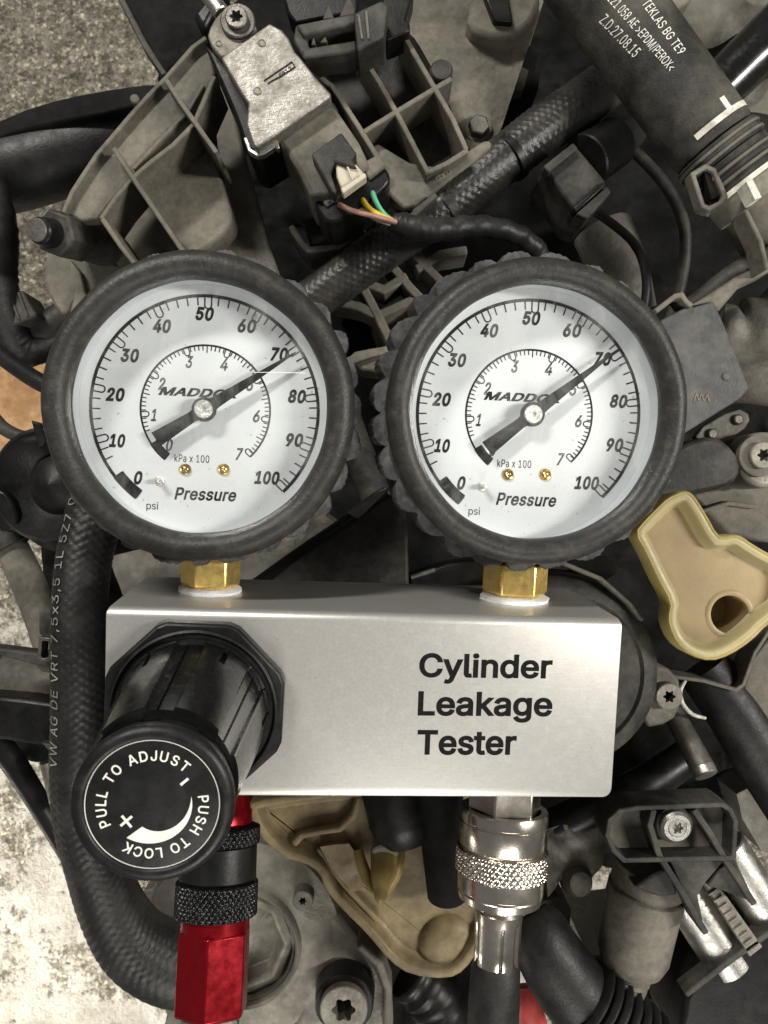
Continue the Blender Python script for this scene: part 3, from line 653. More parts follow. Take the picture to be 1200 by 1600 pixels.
# ---- upper left: panel, duct, ribbed bracket, stud
t = thing('trim_panel', 'black trim panel at the top edge beside the concrete floor', 'trim panel', G(270, 40, -170))
solid([(176, -30), (352, -30), (345, 40), (318, 66), (258, 118), (228, 78)], -118, -150).build('panel', m_matte, t, bevel=1.5)
walls([(180, -20), (226, 70), (257, 116)], -114, 2.5, 8).build('edge_lip', m_plasticd, t, bevel=.5)
solid([(300, 20), (322, -6), (340, 10), (318, 50)], -100, -125).build('fold', m_black, t, bevel=2)
t = thing('intake_duct', 'black rubber intake duct lying below the concrete floor corner on the upper left', 'duct', G(100, 230, -140))
d_ = MB(); d_.pxtube([(-40, 275, -128, 66), (30, 262, -128, 64), (110, 240, -130, 62), (200, 215, -134, 62), (300, 190, -138, 60)], n=36, disp=lambda u, a: .5*sin(2*a)); d_.build('tube', m_rubber, t)
solid([(-20, 196), (60, 162), (150, 142), (250, 128), (270, 140), (200, 172), (60, 196), (-20, 222)], -112, -120, 1).build('flap', m_matte, t, bevel=1)
t = thing('ribbed_bracket', 'dusty grey plastic bracket with curved flange and tall ribs', 'bracket', G(250, 260, -95))
zf, zl = -56, -78
fl = [(98, 332), (112, 300), (130, 272), (150, 242), (176, 212), (205, 178), (232, 148), (258, 122), (300, 74), (322, 58), (336, 112), (334, 122), (318, 152), (302, 192), (270, 222), (236, 250), (208, 276), (180, 308), (152, 344), (128, 345)]
solid(fl, zf-4, zf-9).build('flange', m_plastic, t, bevel=.8)
walls([(98, 332), (112, 300), (130, 272), (150, 242), (176, 212), (205, 178), (232, 148), (258, 122), (300, 74), (322, 58)], zf-1.5, 1.4, 9).build('outer_lip', m_plastic, t, bevel=.3)
walls([(157, 342), (180, 308), (208, 276), (236, 252), (270, 226), (302, 194), (320, 152), (335, 118)], zf+1, 1.5, 20).build('inner_web', m_plastic, t, bevel=.4)
walls([(208, 264), (250, 218), (290, 178), (318, 132)], zf-2, 1.2, 6).build('crease', m_plastic, t, bevel=.5)
solid(ch([(206, 280), (240, 252), (300, 196), (330, 200), (340, 260), (352, 300), (364, 336), (358, 360), (318, 392), (292, 404)], 1), zl+6, zl-6).build('plate', m_plastic, t, bevel=1.2)
solid([(150, 340), (206, 280), (300, 410), (330, 470), (210, 470), (180, 410)], zl-6, zl-12).build('lower_plate', m_plastic, t, bevel=1)
solid([(330, 120), (362, 150), (380, 235), (398, 300), (420, 380), (450, 470), (300, 470), (360, 360), (366, 336), (342, 260)], zl-12, zl-20).build('rear_plate', m_plastic, t, bevel=1)
for ri, rp in enumerate(([(176, 230), (206, 276), (240, 326), (292, 402)], [(159, 341), (188, 384), (222, 428)], [(259, 124), (282, 160), (304, 190), (322, 216), (338, 238)])):
    walls(rp, zf+3-.06*ri, 1.5, 24).build('rib', m_plastic, t, bevel=.4)
MB().lathe(G(214, 161, zf-4), (0, 0, 1), [(-3, 1.5), (2.6, 1.5), (3, 1.1)], n=16).build('locating_pin', m_plastic, t)
t = thing('threaded_stud', 'black threaded stud with hexagon collar standing beside the ribbed bracket', 'stud', G(120, 370, -80))
sb = MB(); cyl(sb, (60, 360, -52), (92, 367, -62), 21, 24, n=32); sb.build('shank', m_black, t)
sb = MB(); cyl(sb, (56, 359, -51), (60, 360, -52.2), 18, 18, n=28); sb.build('tip', m_steeld, t)
sb = MB(); cyl(sb, (84, 364, -58), (122, 372, -70), 37, 37, n=6); sb.build('hex_collar', m_plasticd, t, bevel=.5)
sb = MB(); cyl(sb, (116, 371, -68), (165, 382, -84), 31, 34, n=32); sb.build('sleeve', m_plasticd, t)
t = thing('support_arm', 'dusty curved support arm under the stud above the left gauge', 'support', G(130, 440, -100))
solid(ch([(72, 392), (110, 400), (150, 398), (205, 420), (230, 470), (180, 480), (150, 470), (122, 462), (103, 502), (78, 470), (66, 430)], 1), -84, -100).build('arm', m_plastic, t, bevel=1.5)
solid([(106, 402), (125, 424), (138, 480), (104, 506), (118, 450)], -80, -92).build('web', m_plastic, t, bevel=.6)

# ---- left edge: hoses, board, boots, clips
one(MB().pxtube([(-25, 280, -90, 34), (-10, 360, -92, 36), (-8, 430, -95, 34), (5, 500, -100, 30), (40, 545, -108, 28), (100, 520, -116, 26)], n=28, disp=lambda u, a: .25*sin(u*2.2)), 'edge_hose', m_rubber, 'dark rubber hose at the left edge above the orange board', 'hose')
one(MB().pxtube([(20, 555, -112, 26), (70, 515, -110, 24), (110, 490, -112, 24), (170, 470, -118, 24)], n=24), 'short_pipe', m_plasticd, 'short dark pipe crossing under the edge of the left gauge', 'pipe')
one(MB().pxtube([(-30, 530, -62, 14), (10, 562, -64, 14), (50, 590, -66, 14), (90, 612, -68, 14), (130, 640, -74, 13)], n=20), 'black_cable', m_rubber, 'straight black cable running to the left gauge across the orange board', 'cable')
one(MB().pxtube([(-20, 640, -96, 11), (4, 668, -96, 11), (34, 682, -96, 10), (62, 680, -96, 9), (90, 672, -98, 9)], n=16), 'curved_strap', m_plasticd, 'thin dark curved strap below the black cable on the left', 'strap')
one(solid([(-60, 560), (80, 540), (110, 660), (60, 720), (-60, 690)], -420, -450), 'floor_board', m_wood, 'orange pine board on the floor left of the left gauge', 'board', bevel=2)
t = thing('rubber_dome', 'round black rubber cover with a dished face below the left edge of the left gauge', 'rubber cover', G(120, 750, -110))
MB().lathe(G(112, 756, -112), (-.15, -.05, 1), [(0, pxr(95, -100)), (14, pxr(94, -90)), (19, pxr(90, -90)), (20, pxr(84, -90)), (14, pxr(70, -90)), (10, pxr(50, -90)), (14, pxr(30, -90)), (16, 0)], n=64).build('dome', m_rubber, t)
MB().lathe(G(116, 762, -112), (-.15, -.05, 1), [(2, pxr(102, -100)), (7, pxr(103, -100)), (8, pxr(98, -100))], n=64).build('rim', m_plasticd, t)
solid([(48, 656), (66, 664), (74, 690), (60, 700)], -84, -110).build('tab', m_black, t, bevel=.5)
t = thing('strut_pipe', 'dusty grey pipe slanting down the left edge beside the lettered hose', 'pipe', G(40, 900, -120))
MB().pxtube([(-20, 800, -112, 24), (20, 860, -112, 25), (52, 930, -112, 26), (72, 990, -112, 24), (82, 1040, -116, 22)], n=28).build('tube', m_plastic, t)
MB().pxtube([(0, 828, -111, 30), (18, 856, -111, 30)], n=28, seg=2).build('collar', m_plasticd, t)
solid([(-10, 760), (14, 772), (30, 812), (22, 832), (-10, 830)], -96, -115, 1).build('upper_socket', m_black, t, bevel=1)
solid([(60, 958), (82, 950), (90, 985), (76, 1002), (60, 990)], -86, -100).build('clip', m_plasticd, t, bevel=.8)
walls([(63, 998), (61, 1026), (66, 1032), (78, 1030), (80, 1000)], -80, 1.2, 6, True).build('buckle', m_steeld, t, bevel=.2)
t = thing('vacuum_canister', 'grey plastic canister with banded end low on the left edge', 'canister', G(50, 1060, -130))
cb = MB(); cyl(cb, (-30, 1052, -118), (110, 1075, -118), 40, 38, n=40); cb.build('body', m_plastic, t)
cb = MB(); cyl(cb, (-20, 1053, -118), (2, 1057, -118), 46, 46, n=40); cb.build('band', m_plasticd, t)
solid([(-20, 1010), (60, 1020), (88, 1032), (86, 1048), (-20, 1020)], -84, -92).build('mount', m_plasticd, t, bevel=1)
t = thing('black_crossbar', 'black angular crossbar between the grey canister and the bright floor', 'crossbar', G(40, 1130, -130))
solid([(-40, 1085), (40, 1092), (120, 1104), (120, 1180), (90, 1178), (66, 1166), (-40, 1150)], -98, -124).build('beam', m_black, t, bevel=1.5)
solid([(62, 1160), (78, 1176), (100, 1184), (112, 1170)], -94, -110).build('notched_end', m_plasticd, t, bevel=.8)
t = thing('guard_bar', 'thin black bar slanting along the edge of the bright concrete floor', 'bar', G(60, 1250, -140))
bb = MB(); bb.pxtube([(-30, 1130, -128, 20), (20, 1190, -128, 19), (70, 1270, -128, 17), (112, 1340, -128, 16)], n=14); bb.build('rod', m_black, t)
bb = MB(); bb.pxtube([(72, 1190, -112, 10), (84, 1230, -114, 12), (92, 1270, -116, 10)], n=14); bb.build('fitting', m_steeld, t)

# ---- long lettered hose on the left
hp = spline([(160, 760, -62, 44), (146, 810, -57, 43), (130, 880, -53, 42), (124, 960, -50, 42), (124, 1040, -50, 42.5), (124, 1120, -52, 43), (124, 1200, -54, 44), (132, 1280, -58, 46), (150, 1350, -62, 47), (176, 1420, -66, 50), (214, 1476, -70, 56), (268, 1506, -74, 60), (330, 1512, -80, 60)], 28)
HP = [G(p[0], p[1], p[2]) for p in hp]; HR = [pxr(p[3], p[2]) for p in hp]
def braid(k, n, h):
    def f(u, a): return h*(.5+.5*sin(u*k)*cos(a*n+.0))+h*.5*sin(u*k*.5+a*n*.5)
    return f
def wv(u, a):
    e = min(1, max(0, (abs((a+pi) % (2*pi)-pi-(-.15))-.55)/.3)); e = 1
    return (.28+.15*sin(u*.13+a))*(abs(sin(u*1.15+a*7+.5*sin(u*.21)))*abs(sin(u*1.15-a*7)))**.8-.12
t = thing('vacuum_hose', 'long black vacuum hose with pale moulded lettering curving behind the regulator', 'hose', G(124, 1100, -60))
MB().tube(HP, HR, n=112, disp=wv).build('hose', m_rubber, t, ang=80)
cum = [0]
for i in range(1, len(HP)): cum.append(cum[-1]+(HP[i]-HP[i-1]).length)
def hose_at(u, phi, lift, path=HP, rad=HR, cm=cum):
    i = max(0, min(len(cm)-2, next((k for k in range(len(cm)-1) if cm[k+1] >= u), len(cm)-2))); q = (u-cm[i])/max(1e-6, cm[i+1]-cm[i])
    p = path[i].lerp(path[i+1], q); r = rad[i]*(1-q)+rad[i+1]*q; d = (path[min(i+2, len(path)-1)]-path[max(i-1, 0)]).normalized(); _, e1, e2 = frame(d)
    return p+(e1*cos(phi)+e2*sin(phi))*(r+lift)
ub = min(range(len(hp)), key=lambda k: abs(hp[k][1]-1182)); ut = min(range(len(hp)), key=lambda k: abs(hp[k][1]-782)); 
s0, s1 = cum[ub], cum[ut]
r_ = HR[ub]
lt = wraptext('VW AG DE VRT 7,5x3,5 1L 5Z7 06', abs(s0-s1), 3.9, .9, lambda u, v: hose_at(s0-u, .52+v/r_*1.0, .55), space=1.1)
lt.build('lettering', m_letter, t)

# ---- top: sensor module with connector, wires and sleeve
t = thing('metal_sensor', 'dirty foil faced metal sensor module with a bolt and grey wiring plug', 'sensor', G(430, 150, -85))
solid(ch([(322, 62), (330, 36), (350, 12), (378, 8), (402, 36), (396, 70), (352, 98)], 1), -52, -56).build('mounting_tab', m_cast, t, bevel=.6)
solid([(318, 66), (345, 88), (402, 56), (450, 60), (470, 90), (500, 120), (520, 150), (437, 220), (402, 242), (384, 232), (366, 180)], -56, -84).build('case', m_black, t, bevel=1.2)
solid([(345, 90), (421, 36), (440, 46), (451, 60), (460, 80), (468, 88), (482, 106), (494, 122), (517, 146), (516, 152), (430, 212), (402, 231), (396, 228), (385, 195), (388, 161), (378, 148)], -48, -55).build('foil_plate', m_foil, t, bevel=.9)
for x, y, r in ((342, 68, 5), (402, 142, 6.5), (409, 67, 6)):
    bb = MB(); bb.lathe(G(x, y, -47.9 if x > 345 else -51.9), (0, 0, 1), [(-.3, pxr(r, -48)), (.15, pxr(r, -48)), (.3, pxr(r*.75, -48)), (.05, pxr(r*.6, -48)), (.0, 0)], n=24); bb.build('dimple', m_cast, t)
fr_ = [(412, 126), (456, 96), (461, 104), (440, 118), (428, 124), (418, 130)]
walls(fr_, -47.7, .22, .4).build('part_marking', m_ink, t)
pm = MB(); c_ = G(446, 112, -47.85); text2d(pm, 'F812', c_.x, c_.y, pxr(22, -48), pxr(6, -48), -47.82, rot=radians(35), bold=.01); pm.build('stamped_code', m_ink, t)
bl = MB(); c = G(372, 36, -52); bl.lathe(c, (0.05, 0, 1), [(0, pxr(27, -52)), (1.2, pxr(27, -52)), (1.6, pxr(25, -52)), (1.6, pxr(17, -52))], n=40, caps=False); bl.build('washer', m_steeld, t)
bl = MB(); socket(bl, c, pxr(11, -50), -51, -48.6, k=6, ro=pxr(17.5, -50)); bl.build('bolt', m_steeld, t)
bl = MB(); cyl(bl, (318, -20, -58), (347, 22, -56), 14, 13); bl.build('rod', m_steel, t)
walls([(383, 214), (390, 234), (402, 241), (412, 238), (432, 224), (434, 232)], -52, 1.3, 3).build('wire_bail', m_steel, t, bevel=.3)
walls([(388, 110), (366, 100), (352, 118), (378, 152)], -60, 1.4, 10).build('side_clip', m_plasticd, t, bevel=.4)
solid([(434, 219), (516, 161), (530, 176), (560, 220), (578, 258), (512, 308), (486, 308), (464, 262)], -53, -80).build('plug_housing', m_plastic, t, bevel=1.4)
solid([(424, 206), (500, 150), (522, 160), (530, 176), (444, 236)], -57, -80).build('plug_collar', m_plasticd, t, bevel=.8)
fl_ = MB().prism(ch(PX([(490, 318), (498, 302), (572, 250), (596, 254), (610, 272), (608, 292), (540, 344), (512, 350), (500, 336)], -56), 2), -78, -56); fl_.build('plug_flange', m_black, t, bevel=1)
solid([(498, 300), (524, 282), (534, 302), (508, 322)], -54.5, -62).build('shoulder', m_plastic, t, bevel=.8)
solid([(562, 256), (590, 240), (604, 258), (576, 280)], -54.5, -62).build('shoulder', m_plastic, t, bevel=.8)
solid([(486, 240), (533, 206), (558, 240), (549, 248), (558, 262), (538, 258), (522, 252), (516, 268), (526, 300), (520, 302)], -46, -54).build('latch', m_plasticd, t, bevel=.7)
solid([(524, 256), (530, 250), (540, 251), (546, 258), (556, 256), (570, 272), (534, 296), (526, 276)], -47.5, -54).build('lock_slide', m_lock, t, bevel=.5)
solid([(532, 294), (570, 269), (573, 276), (536, 303)], -45.5, -50).build('lock_bar', m_lock, t, bevel=.4)
walls([(542, 258), (552, 282)], -46.6, .6, 2).build('lock_rib', m_lock, t, bevel=.1)
for nm, mt, pts in (('pink_wire', m_pink, [(530, 320, -55), (550, 329, -52), (585, 338, -54), (628, 350, -58)]), ('cream_wire', m_wwire, [(546, 308, -63), (558, 324, -58), (578, 336, -56), (600, 346, -57), (628, 354, -60)]), ('yellow_wire', m_ywire, [(564, 298, -63), (568, 314, -56), (580, 328, -54), (602, 340, -56), (626, 350, -59)]), ('green_wire', m_gwire, [(580, 286, -63), (583, 304, -56), (592, 324, -56), (606, 340, -58), (628, 352, -61)])):
    MB().pxtube([(*p, 4.3) for p in pts], n=12, seg=8).build(nm, mt, t)
MB().pxtube([(612, 344, -60, 13), (628, 352, -60, 19), (660, 358, -60, 19), (700, 358, -62, 18), (745, 354, -64, 17), (790, 360, -66, 16), (824, 376, -70, 15), (846, 402, -74, 15), (858, 440, -80, 15)], n=24, disp=lambda u, a: .25*sin(u*.9+a)+.12*sin(u*2.7-2*a)).build('wire_sleeve', m_rubber, t)

# ---- top: clip frame, ribbed tray, casting
t = thing('clip_frame', 'black plastic clip frame at the top edge above the ribbed tray', 'clip', G(550, 40, -70))
for P, z1, z0 in (([(462, 38), (555, 20), (557, 36), (474, 56)], -54, -66), ([(472, 76), (556, 62), (558, 80), (474, 92)], -54, -66), ([(462, 38), (478, 46), (486, 84), (474, 92), (458, 62)], -56, -68), ([(553, 20), (596, 0), (606, 8), (600, 58), (558, 80), (556, 60)], -52, -68), ([(596, -10), (648, -20), (634, 30), (640, 34), (641, 50), (632, 52), (604, 64)], -62, -74), ([(440, -20), (560, -20), (556, 18), (462, 36), (450, 20)], -66, -76)):
    solid(P, z1, z0).build('frame_bar', m_plasticd if z1 > -60 else m_black, t, bevel=.7)
for P in ([(504, 30), (514, 6), (522, 28)], [(530, 26), (546, -8), (556, 22)], [(486, 70), (490, 56), (494, 70)], [(500, 66), (508, 56), (512, 66)]): solid(P, -55, -66).build('spike', m_plasticd, t, bevel=.3)
for P in ([(560, 22), (566, 60)], [(572, 16), (576, 60)]): walls(P, -51.4, .8, 3).build('rib', m_plastic, t, bevel=.2)
t = thing('ribbed_tray', 'dark grey plastic tray divided by crossing ribs under the clip frame', 'tray', G(620, 190, -95))
zr = -66
solid([(470, 84), (628, 46), (710, 186), (732, 238), (672, 276), (612, 296), (580, 214)], zr-17, zr-22).build('floor_plate', m_plasticd, t, bevel=.6)
solid(ch([(566, 208), (664, 268), (730, 236), (764, 214), (772, 232), (690, 290), (640, 336), (600, 296)], 1), zr-6, zr-16).build('lip', m_plastic, t, bevel=1)
for ri, rp in enumerate(([(556, 70), (590, 124), (619, 174), (644, 222), (669, 270)], [(568, 206), (619, 174), (669, 144), (706, 122)], [(626, 46), (668, 118), (707, 184), (729, 234)], [(516, 131), (540, 166), (562, 200), (600, 262)], [(664, 271), (700, 254), (731, 234)], [(470, 86), (500, 120), (518, 134)])):
    walls(rp, zr-.06*ri, 1.7, 20).build('rib', m_plastic, t, bevel=.4)
MB().lathe(G(690, 108, zr-2), (0, 0, 1), [(-14, pxr(20, -70)), (-1, pxr(18, -70)), (0, pxr(15, -70))], n=28).build('boss', m_plasticd, t)
one(solid([(640, 336), (646, 326), (680, 300), (684, 306), (650, 338)], zr-2, zr-14), 'locking_tab', m_plasticd, 'small grey locking tab between the ribbed tray and the braided hose', 'tab', bevel=.5)
t = thing('upper_casting', 'dusty rounded light brown casting at the top edge right of the tray', 'casting', G(730, 100, -120))
lumpy([(640, -40), (634, 40), (690, 130), (712, 190), (735, 240), (770, 240), (770, 150), (736, 80), (742, 50), (780, 56), (812, 52), (850, 0), (860, -40)], -88, -130, 3, 14, 6).build('body', m_plastic, t, ang=60)
solid(ch([(728, 46), (770, 60), (810, 54), (838, 28), (850, -20), (740, -20)], 1), -80, -100).build('lip', m_plastic, t, bevel=2)
solid([(752, -20), (792, -20), (802, 34), (772, 32)], -77, -90).build('window', m_black, t, bevel=.6)
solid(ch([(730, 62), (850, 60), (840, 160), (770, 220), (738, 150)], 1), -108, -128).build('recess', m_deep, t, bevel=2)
lumpy([(760, 118), (800, 96), (826, 110), (818, 140), (780, 150)], -102, -120, 2, 10, 3).build('lug', m_plastic, t, ang=60)

# ---- braided hose and the grid behind it
t = thing('braided_hose', 'dusty braided hose running diagonally behind the wiring sleeve', 'hose', G(700, 320, -85))
bp = [(420, 520, -92, 33), (487, 470, -88, 33), (560, 417, -84, 33), (616, 377, -82, 34), (700, 318, -80, 35), (776, 258, -80, 36), (850, 202, -82, 37), (910, 160, -86, 37), (980, 110, -100, 36)]
def bw(u, a): return .42*abs(sin(u*1.25+a*6))*abs(sin(u*1.25-a*6))**.8*(.75+.35*sin(u*.17+a*1.3))
MB().pxtube(bp, n=96, seg=34, disp=bw).build('braid', m_braid, t, ang=80)
cb = MB(); cyl(cb, (792, 250, -80), (802, 242, -80.2), 38.5, 38.5, n=40); cb.build('ring_mark', m_black, t)
cb = MB(); cyl(cb, (690, 330, -80), (704, 318, -80), 36.6, 36.6, n=40); cb.build('tape_band', m_rubber, t)
pt = MB(); c_ = G(692, 281, -71.5); text2d(pt, '88', c_.x, c_.y, pxr(26, -71), pxr(10, -71), -67.8, rot=radians(30), outline=.05); pt.build('raised_mark', m_plastic, t)
t = thing('lattice_bracket', 'grey plastic lattice with square openings between the two gauges', 'lattice', G(610, 470, -115))
for ri, rp in enumerate(([(520, 400), (562, 438), (590, 492), (616, 545)], [(562, 438), (600, 452), (636, 430)], [(600, 400), (640, 448), (690, 500)], [(540, 566), (580, 552), (616, 545), (650, 560)], [(520, 470), (560, 478), (590, 492)], [(640, 390), (690, 440), (720, 470)], [(650, 420), (690, 396), (730, 390)], [(590, 492), (640, 470), (680, 480)], [(600, 352), (640, 380), (662, 410)])):
    walls(rp, -92-.06*ri, 3.2, 16).build('rib', m_plastic, t, bevel=.6)
solid(ch([(490, 470), (560, 460), (600, 560), (520, 590)], 1), -112, -124).build('back_plate', m_deep, t, bevel=1)
solid(ch([(540, 552), (600, 540), (620, 556), (600, 582), (556, 578)], 1), -94, -110).build('foot', m_plastic, t, bevel=1)
one(MB().pxtube([(535, 640, -104, 24), (558, 700, -104, 24), (585, 770, -104, 24), (600, 830, -106, 24)], n=24), 'guide_post', m_plasticd, 'dark grey post leaning between the two gauge bodies', 'post')
t = thing('coil_cover', 'flat dark plastic cover between the gauges behind the aluminium box', 'cover', G(560, 850, -100))
solid([(405, 920), (470, 862), (590, 778), (622, 770), (636, 790), (640, 960), (430, 960)], -72, -95).build('panel', m_plasticd, t, bevel=1)
bb = MB(); bb.pxtube([(400, 912, -66, 9), (470, 862, -66, 9), (540, 815, -66, 9), (604, 768, -66, 9)], n=14); bb.build('edge_bead', m_black, t)
solid([(540, 800), (592, 764), (612, 760), (560, 812)], -62, -76).build('metal_strip', m_steeld, t, bevel=.8)
t = thing('flat_bar', 'black flat bar with a worn edge behind the second brass stem', 'bar', G(700, 880, -100))
solid([(640, 900), (700, 880), (760, 872), (760, 930), (640, 930)], -86, -104).build('bar', m_black, t, bevel=1)
cb = MB(); cyl(cb, (642, 902, -84), (680, 890, -84), 4, 4, n=12); cb.build('rod', m_steeld, t)
one(lumpy([(350, 860), (440, 830), (500, 800), (540, 830), (440, 900), (380, 930), (190, 930), (170, 870), (250, 850)], -96, -130, 3, 14, 9), 'intake_runner', m_castd, 'dusty ribbed casting showing beneath the left gauge and box corner', 'casting', ang=60)

# ---- upper right: coolant hose, clamp, plugs, tubes
t = thing('coolant_hose', 'thick black coolant hose with white printed codes and paint marks', 'hose', G(1010, 100, -85))
za = -60
A_ = G(915, -45, za); B_ = G(1112, 222, za); ax = (B_-A_).normalized(); AL = (B_-A_).length
ra, rb = pxr(72, za), pxr(64, za)
MB().lathe(A_, B_-A_, [(-8, ra)]+[(AL*k/24, ra+(rb-ra)*k/24) for k in range(25)]+[(AL+1.2, rb-.5), (AL+1.6, rb-1.5)], n=72, rf=lambda s_, a: .22*sin(2*a+s_*.05)).build('hose', m_hose, t)
d_, e1_, e2_ = frame(ax)
def on_hose(u, phi, lift=.28): r = ra+(rb-ra)*u/AL+lift; return A_+ax*u+(e1_*cos(phi)+e2_*sin(phi))*r
def hose_uv(x, y):                   # pixel -> (distance along, angle) on the near side
    best = None
    for iu in range(0, int(AL*2)):
        for ip in range(-38, 39):
            p = on_hose(iu/2, ip*.04); d = CAMD-p.z; e = (600+F*p.x/d-x)**2+(800-F*p.y/d-y)**2
            if best is None or e < best[0]: best = (e, iu/2, ip*.04)
    return best[1], best[2]
for s_, p0, p1, hh in (('TEKLAS BG TE9', (1009, 2), (1066, 82), 3.0), ('06E 121 058 AE >EPDM/PEROX<', (938, -24), (1050, 108), 3.0), ('Z.D.27.08.15', (942, 28), (994, 84), 3.0)):
    (u0, f0), (u1, f1) = hose_uv(*p0), hose_uv(*p1); ln = u1-u0 if p0[1] > 0 else (u1-u0)
    rr = ra-1; x0_ = min(0, 0)
    wraptext(s_, ln, hh, 1.1, lambda u, v: on_hose(u0+u, f0+(f1-f0)*u/ln-v/rr), space=1.05).build('printed_code', m_print, t)
def hose_band(u0, u1, lift, m, nm, f0=-1.5, f1=1.5, th=.5, bev=0):
    mb = MB(); v = []; f = []; N_ = 40
    for k in range(N_+1):
        ph = f0+(f1-f0)*k/N_; v += [on_hose(u0, ph, lift), on_hose(u1, ph, lift), on_hose(u1, ph, lift-th), on_hose(u0, ph, lift-th)]
    for k in range(N_):
        for q in range(4): f.append((4*k+q, 4*k+(q+1) % 4, 4*k+4+(q+1) % 4, 4*k+4+q))
    f += [(0, 1, 2, 3), (4*N_+3, 4*N_+2, 4*N_+1, 4*N_)]; mb.add(v, f); return mb.build(nm, m, t, bevel=bev)
hose_band(AL-3.6, AL-1.8, .30, m_markw, 'paint_ring', -1.45, .75)
hose_band(AL-7.5, AL-1.8, .32, m_markw, 'paint_tick', -.26, -.12)
t = thing('hose_clamp', 'dusty spring clamp with a square eye around the end of the coolant hose', 'clamp', G(1150, 260, -80))
E_ = G(1196, 336, -62); c0 = B_+ax*1.8; seg_ = (E_-c0).length
MB().lathe(c0, ax, [(0, rb+.1), (.5, rb+.6), (5, rb+.6), (5.4, rb+.1), (5.6, rb-.8)], n=72, caps=False).build('band', m_plasticd, t)
MB().lathe(c0+ax*5.6, ax, [(0, rb-1), (.3, rb+.3), (9.5, rb), (10, rb-.6)], n=72, caps=False).build('band', m_plasticd, t)
MB().lathe(c0+ax*15.8, ax, [(0, rb-.8), (.3, rb), (6.4, rb-.4), (6.8, rb-1.4), (6.8, 0)], n=72, caps=False).build('band', m_plastic, t)
eye = [(1086, 268), (1106, 256), (1120, 262), (1138, 304), (1130, 314), (1112, 322), (1102, 318)]
MB().wall(PX(eye, -49), 1.5, -56, -50.5, True).build('eye', m_castd, t, bevel=.5)
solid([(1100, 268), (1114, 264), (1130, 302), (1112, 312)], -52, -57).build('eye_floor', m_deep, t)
for q_ in (1.2, 3.6, 8.2, 11.4): MB().lathe(c0+ax*q_, ax, [(0, rb+.55), (.15, rb+1.0), (.9, rb+1.0), (1.05, rb+.55)], n=72, caps=False).build('spring_wire', m_castd, t)
mk = MB(); mk.lathe(c0+ax*14.6, ax, [(0, rb+.25), (.1, rb+.45), (1.5, rb+.45), (1.6, rb+.2)], n=72, caps=False); mk.build('paint_ring', m_markw, t)
solid([(1166, 284), (1176, 280), (1190, 308), (1180, 312)], -41.5, -48).build('paint_tick', m_markw, t)
t = thing('coolant_flange', 'dusty pipe flange leaving the end of the hose clamp at the right edge', 'pipe', G(1190, 380, -80))
cb = MB(); cyl(cb, (1160, 290, -66), (1220, 400, -74), 46, 50, n=40); cb.build('pipe', m_plastic, t)
walls([(1166, 326), (1190, 376), (1200, 420)], -48, 1.4, 10).build('seam', m_plastic, t, bevel=.5)
t = thing('sensor_plug', 'square black sensor plug below the braided hose', 'plug', G(910, 280, -95))
solid([(849, 259), (896, 222), (945, 280), (950, 300), (919, 340), (900, 334)], -70, -96).build('body', m_plasticd, t, bevel=1)
solid([(849, 259), (896, 222), (904, 232), (858, 270)], -67.5, -74).build('rib', m_plasticd, t, bevel=.6)
solid([(900, 334), (950, 290), (956, 300), (918, 342)], -67.5, -80).build('rib', m_plasticd, t, bevel=.6)
solid([(896, 324), (942, 284), (946, 290), (900, 332)], -68.5, -74).build('rib', m_black, t, bevel=.4)
cb = MB(); cyl(cb, (915, 252, -84), (962, 222, -90), 42, 38, n=36); cb.build('collar', m_black, t)
cb = MB(); cyl(cb, (955, 226, -90), (990, 206, -96), 30, 24, n=30); cb.build('boot', m_rubber, t)

one(MB().pxtube([(1090, 170, -108, 40), (1140, 122, -106, 40), (1190, 72, -104, 40), (1250, 10, -104, 40)], n=36), 'gloss_tube', m_knob, 'glossy black tube in the upper right corner behind the coolant hose', 'tube')
t = thing('corner_casting', 'dark casting behind the glossy tube at the top right edge', 'casting', G(1120, 40, -130))
lumpy([(1020, -40), (1240, -40), (1240, 20), (1140, 60), (1080, 90), (1040, 60)], -112, -140, 4, 16, 8).build('body', m_castd, t, ang=60)
lumpy([(1130, 160), (1240, 100), (1240, 190), (1150, 170)], -106, -130, 3, 16, 5).build('lower_lug', m_castd, t, ang=60)
solid([(1040, -30), (1080, -30), (1082, 0), (1052, 20)], -98, -110).build('bright_edge', m_plastic, t, bevel=1)
one(MB().pxtube([(940, 360, -134, 46), (966, 420, -132, 44), (985, 490, -134, 40)], n=30), 'cast_neck', m_castd, 'blurred grey cast neck deep behind the top of the right gauge', 'casting')

# ---- right edge: grey block, arms, bolt lug, tan bracket
t = thing('grey_block', 'worn grey plastic block with a moulded emblem right of the right gauge', 'control unit', G(1090, 560, -90))
solid([(1000, 540), (1035, 499), (1080, 476), (1083, 480), (1114, 471), (1126, 494), (1148, 545), (1162, 584), (1171, 607), (1158, 622), (1078, 672), (1000, 720)], -58, -84).build('case', m_grey, t, bevel=1.2)
walls([(1025, 486), (1056, 462), (1066, 460), (1072, 470), (1082, 478)], -56, 1.6, 10).build('upper_clip', m_plastic, t, bevel=.4)
em = MB(); c_ = G(1096, 622, -57.9)
for k, (a0, b0) in enumerate((((-12, -7), (-8, 7)), ((-8, 7), (-4, -4)), ((-4, -4), (0, 7)), ((0, 7), (4, -5)), ((4, -5), (9, 6)), ((9, 6), (12, -6)))):
    q = [(c_.x+pxr(a0[0], -58), c_.y+pxr(a0[1], -58)), (c_.x+pxr(b0[0], -58), c_.y+pxr(b0[1], -58))]; em.wall(q, .38, -58.05, -57.75+.01*k)
em.build('moulded_emblem', m_plastic, t)
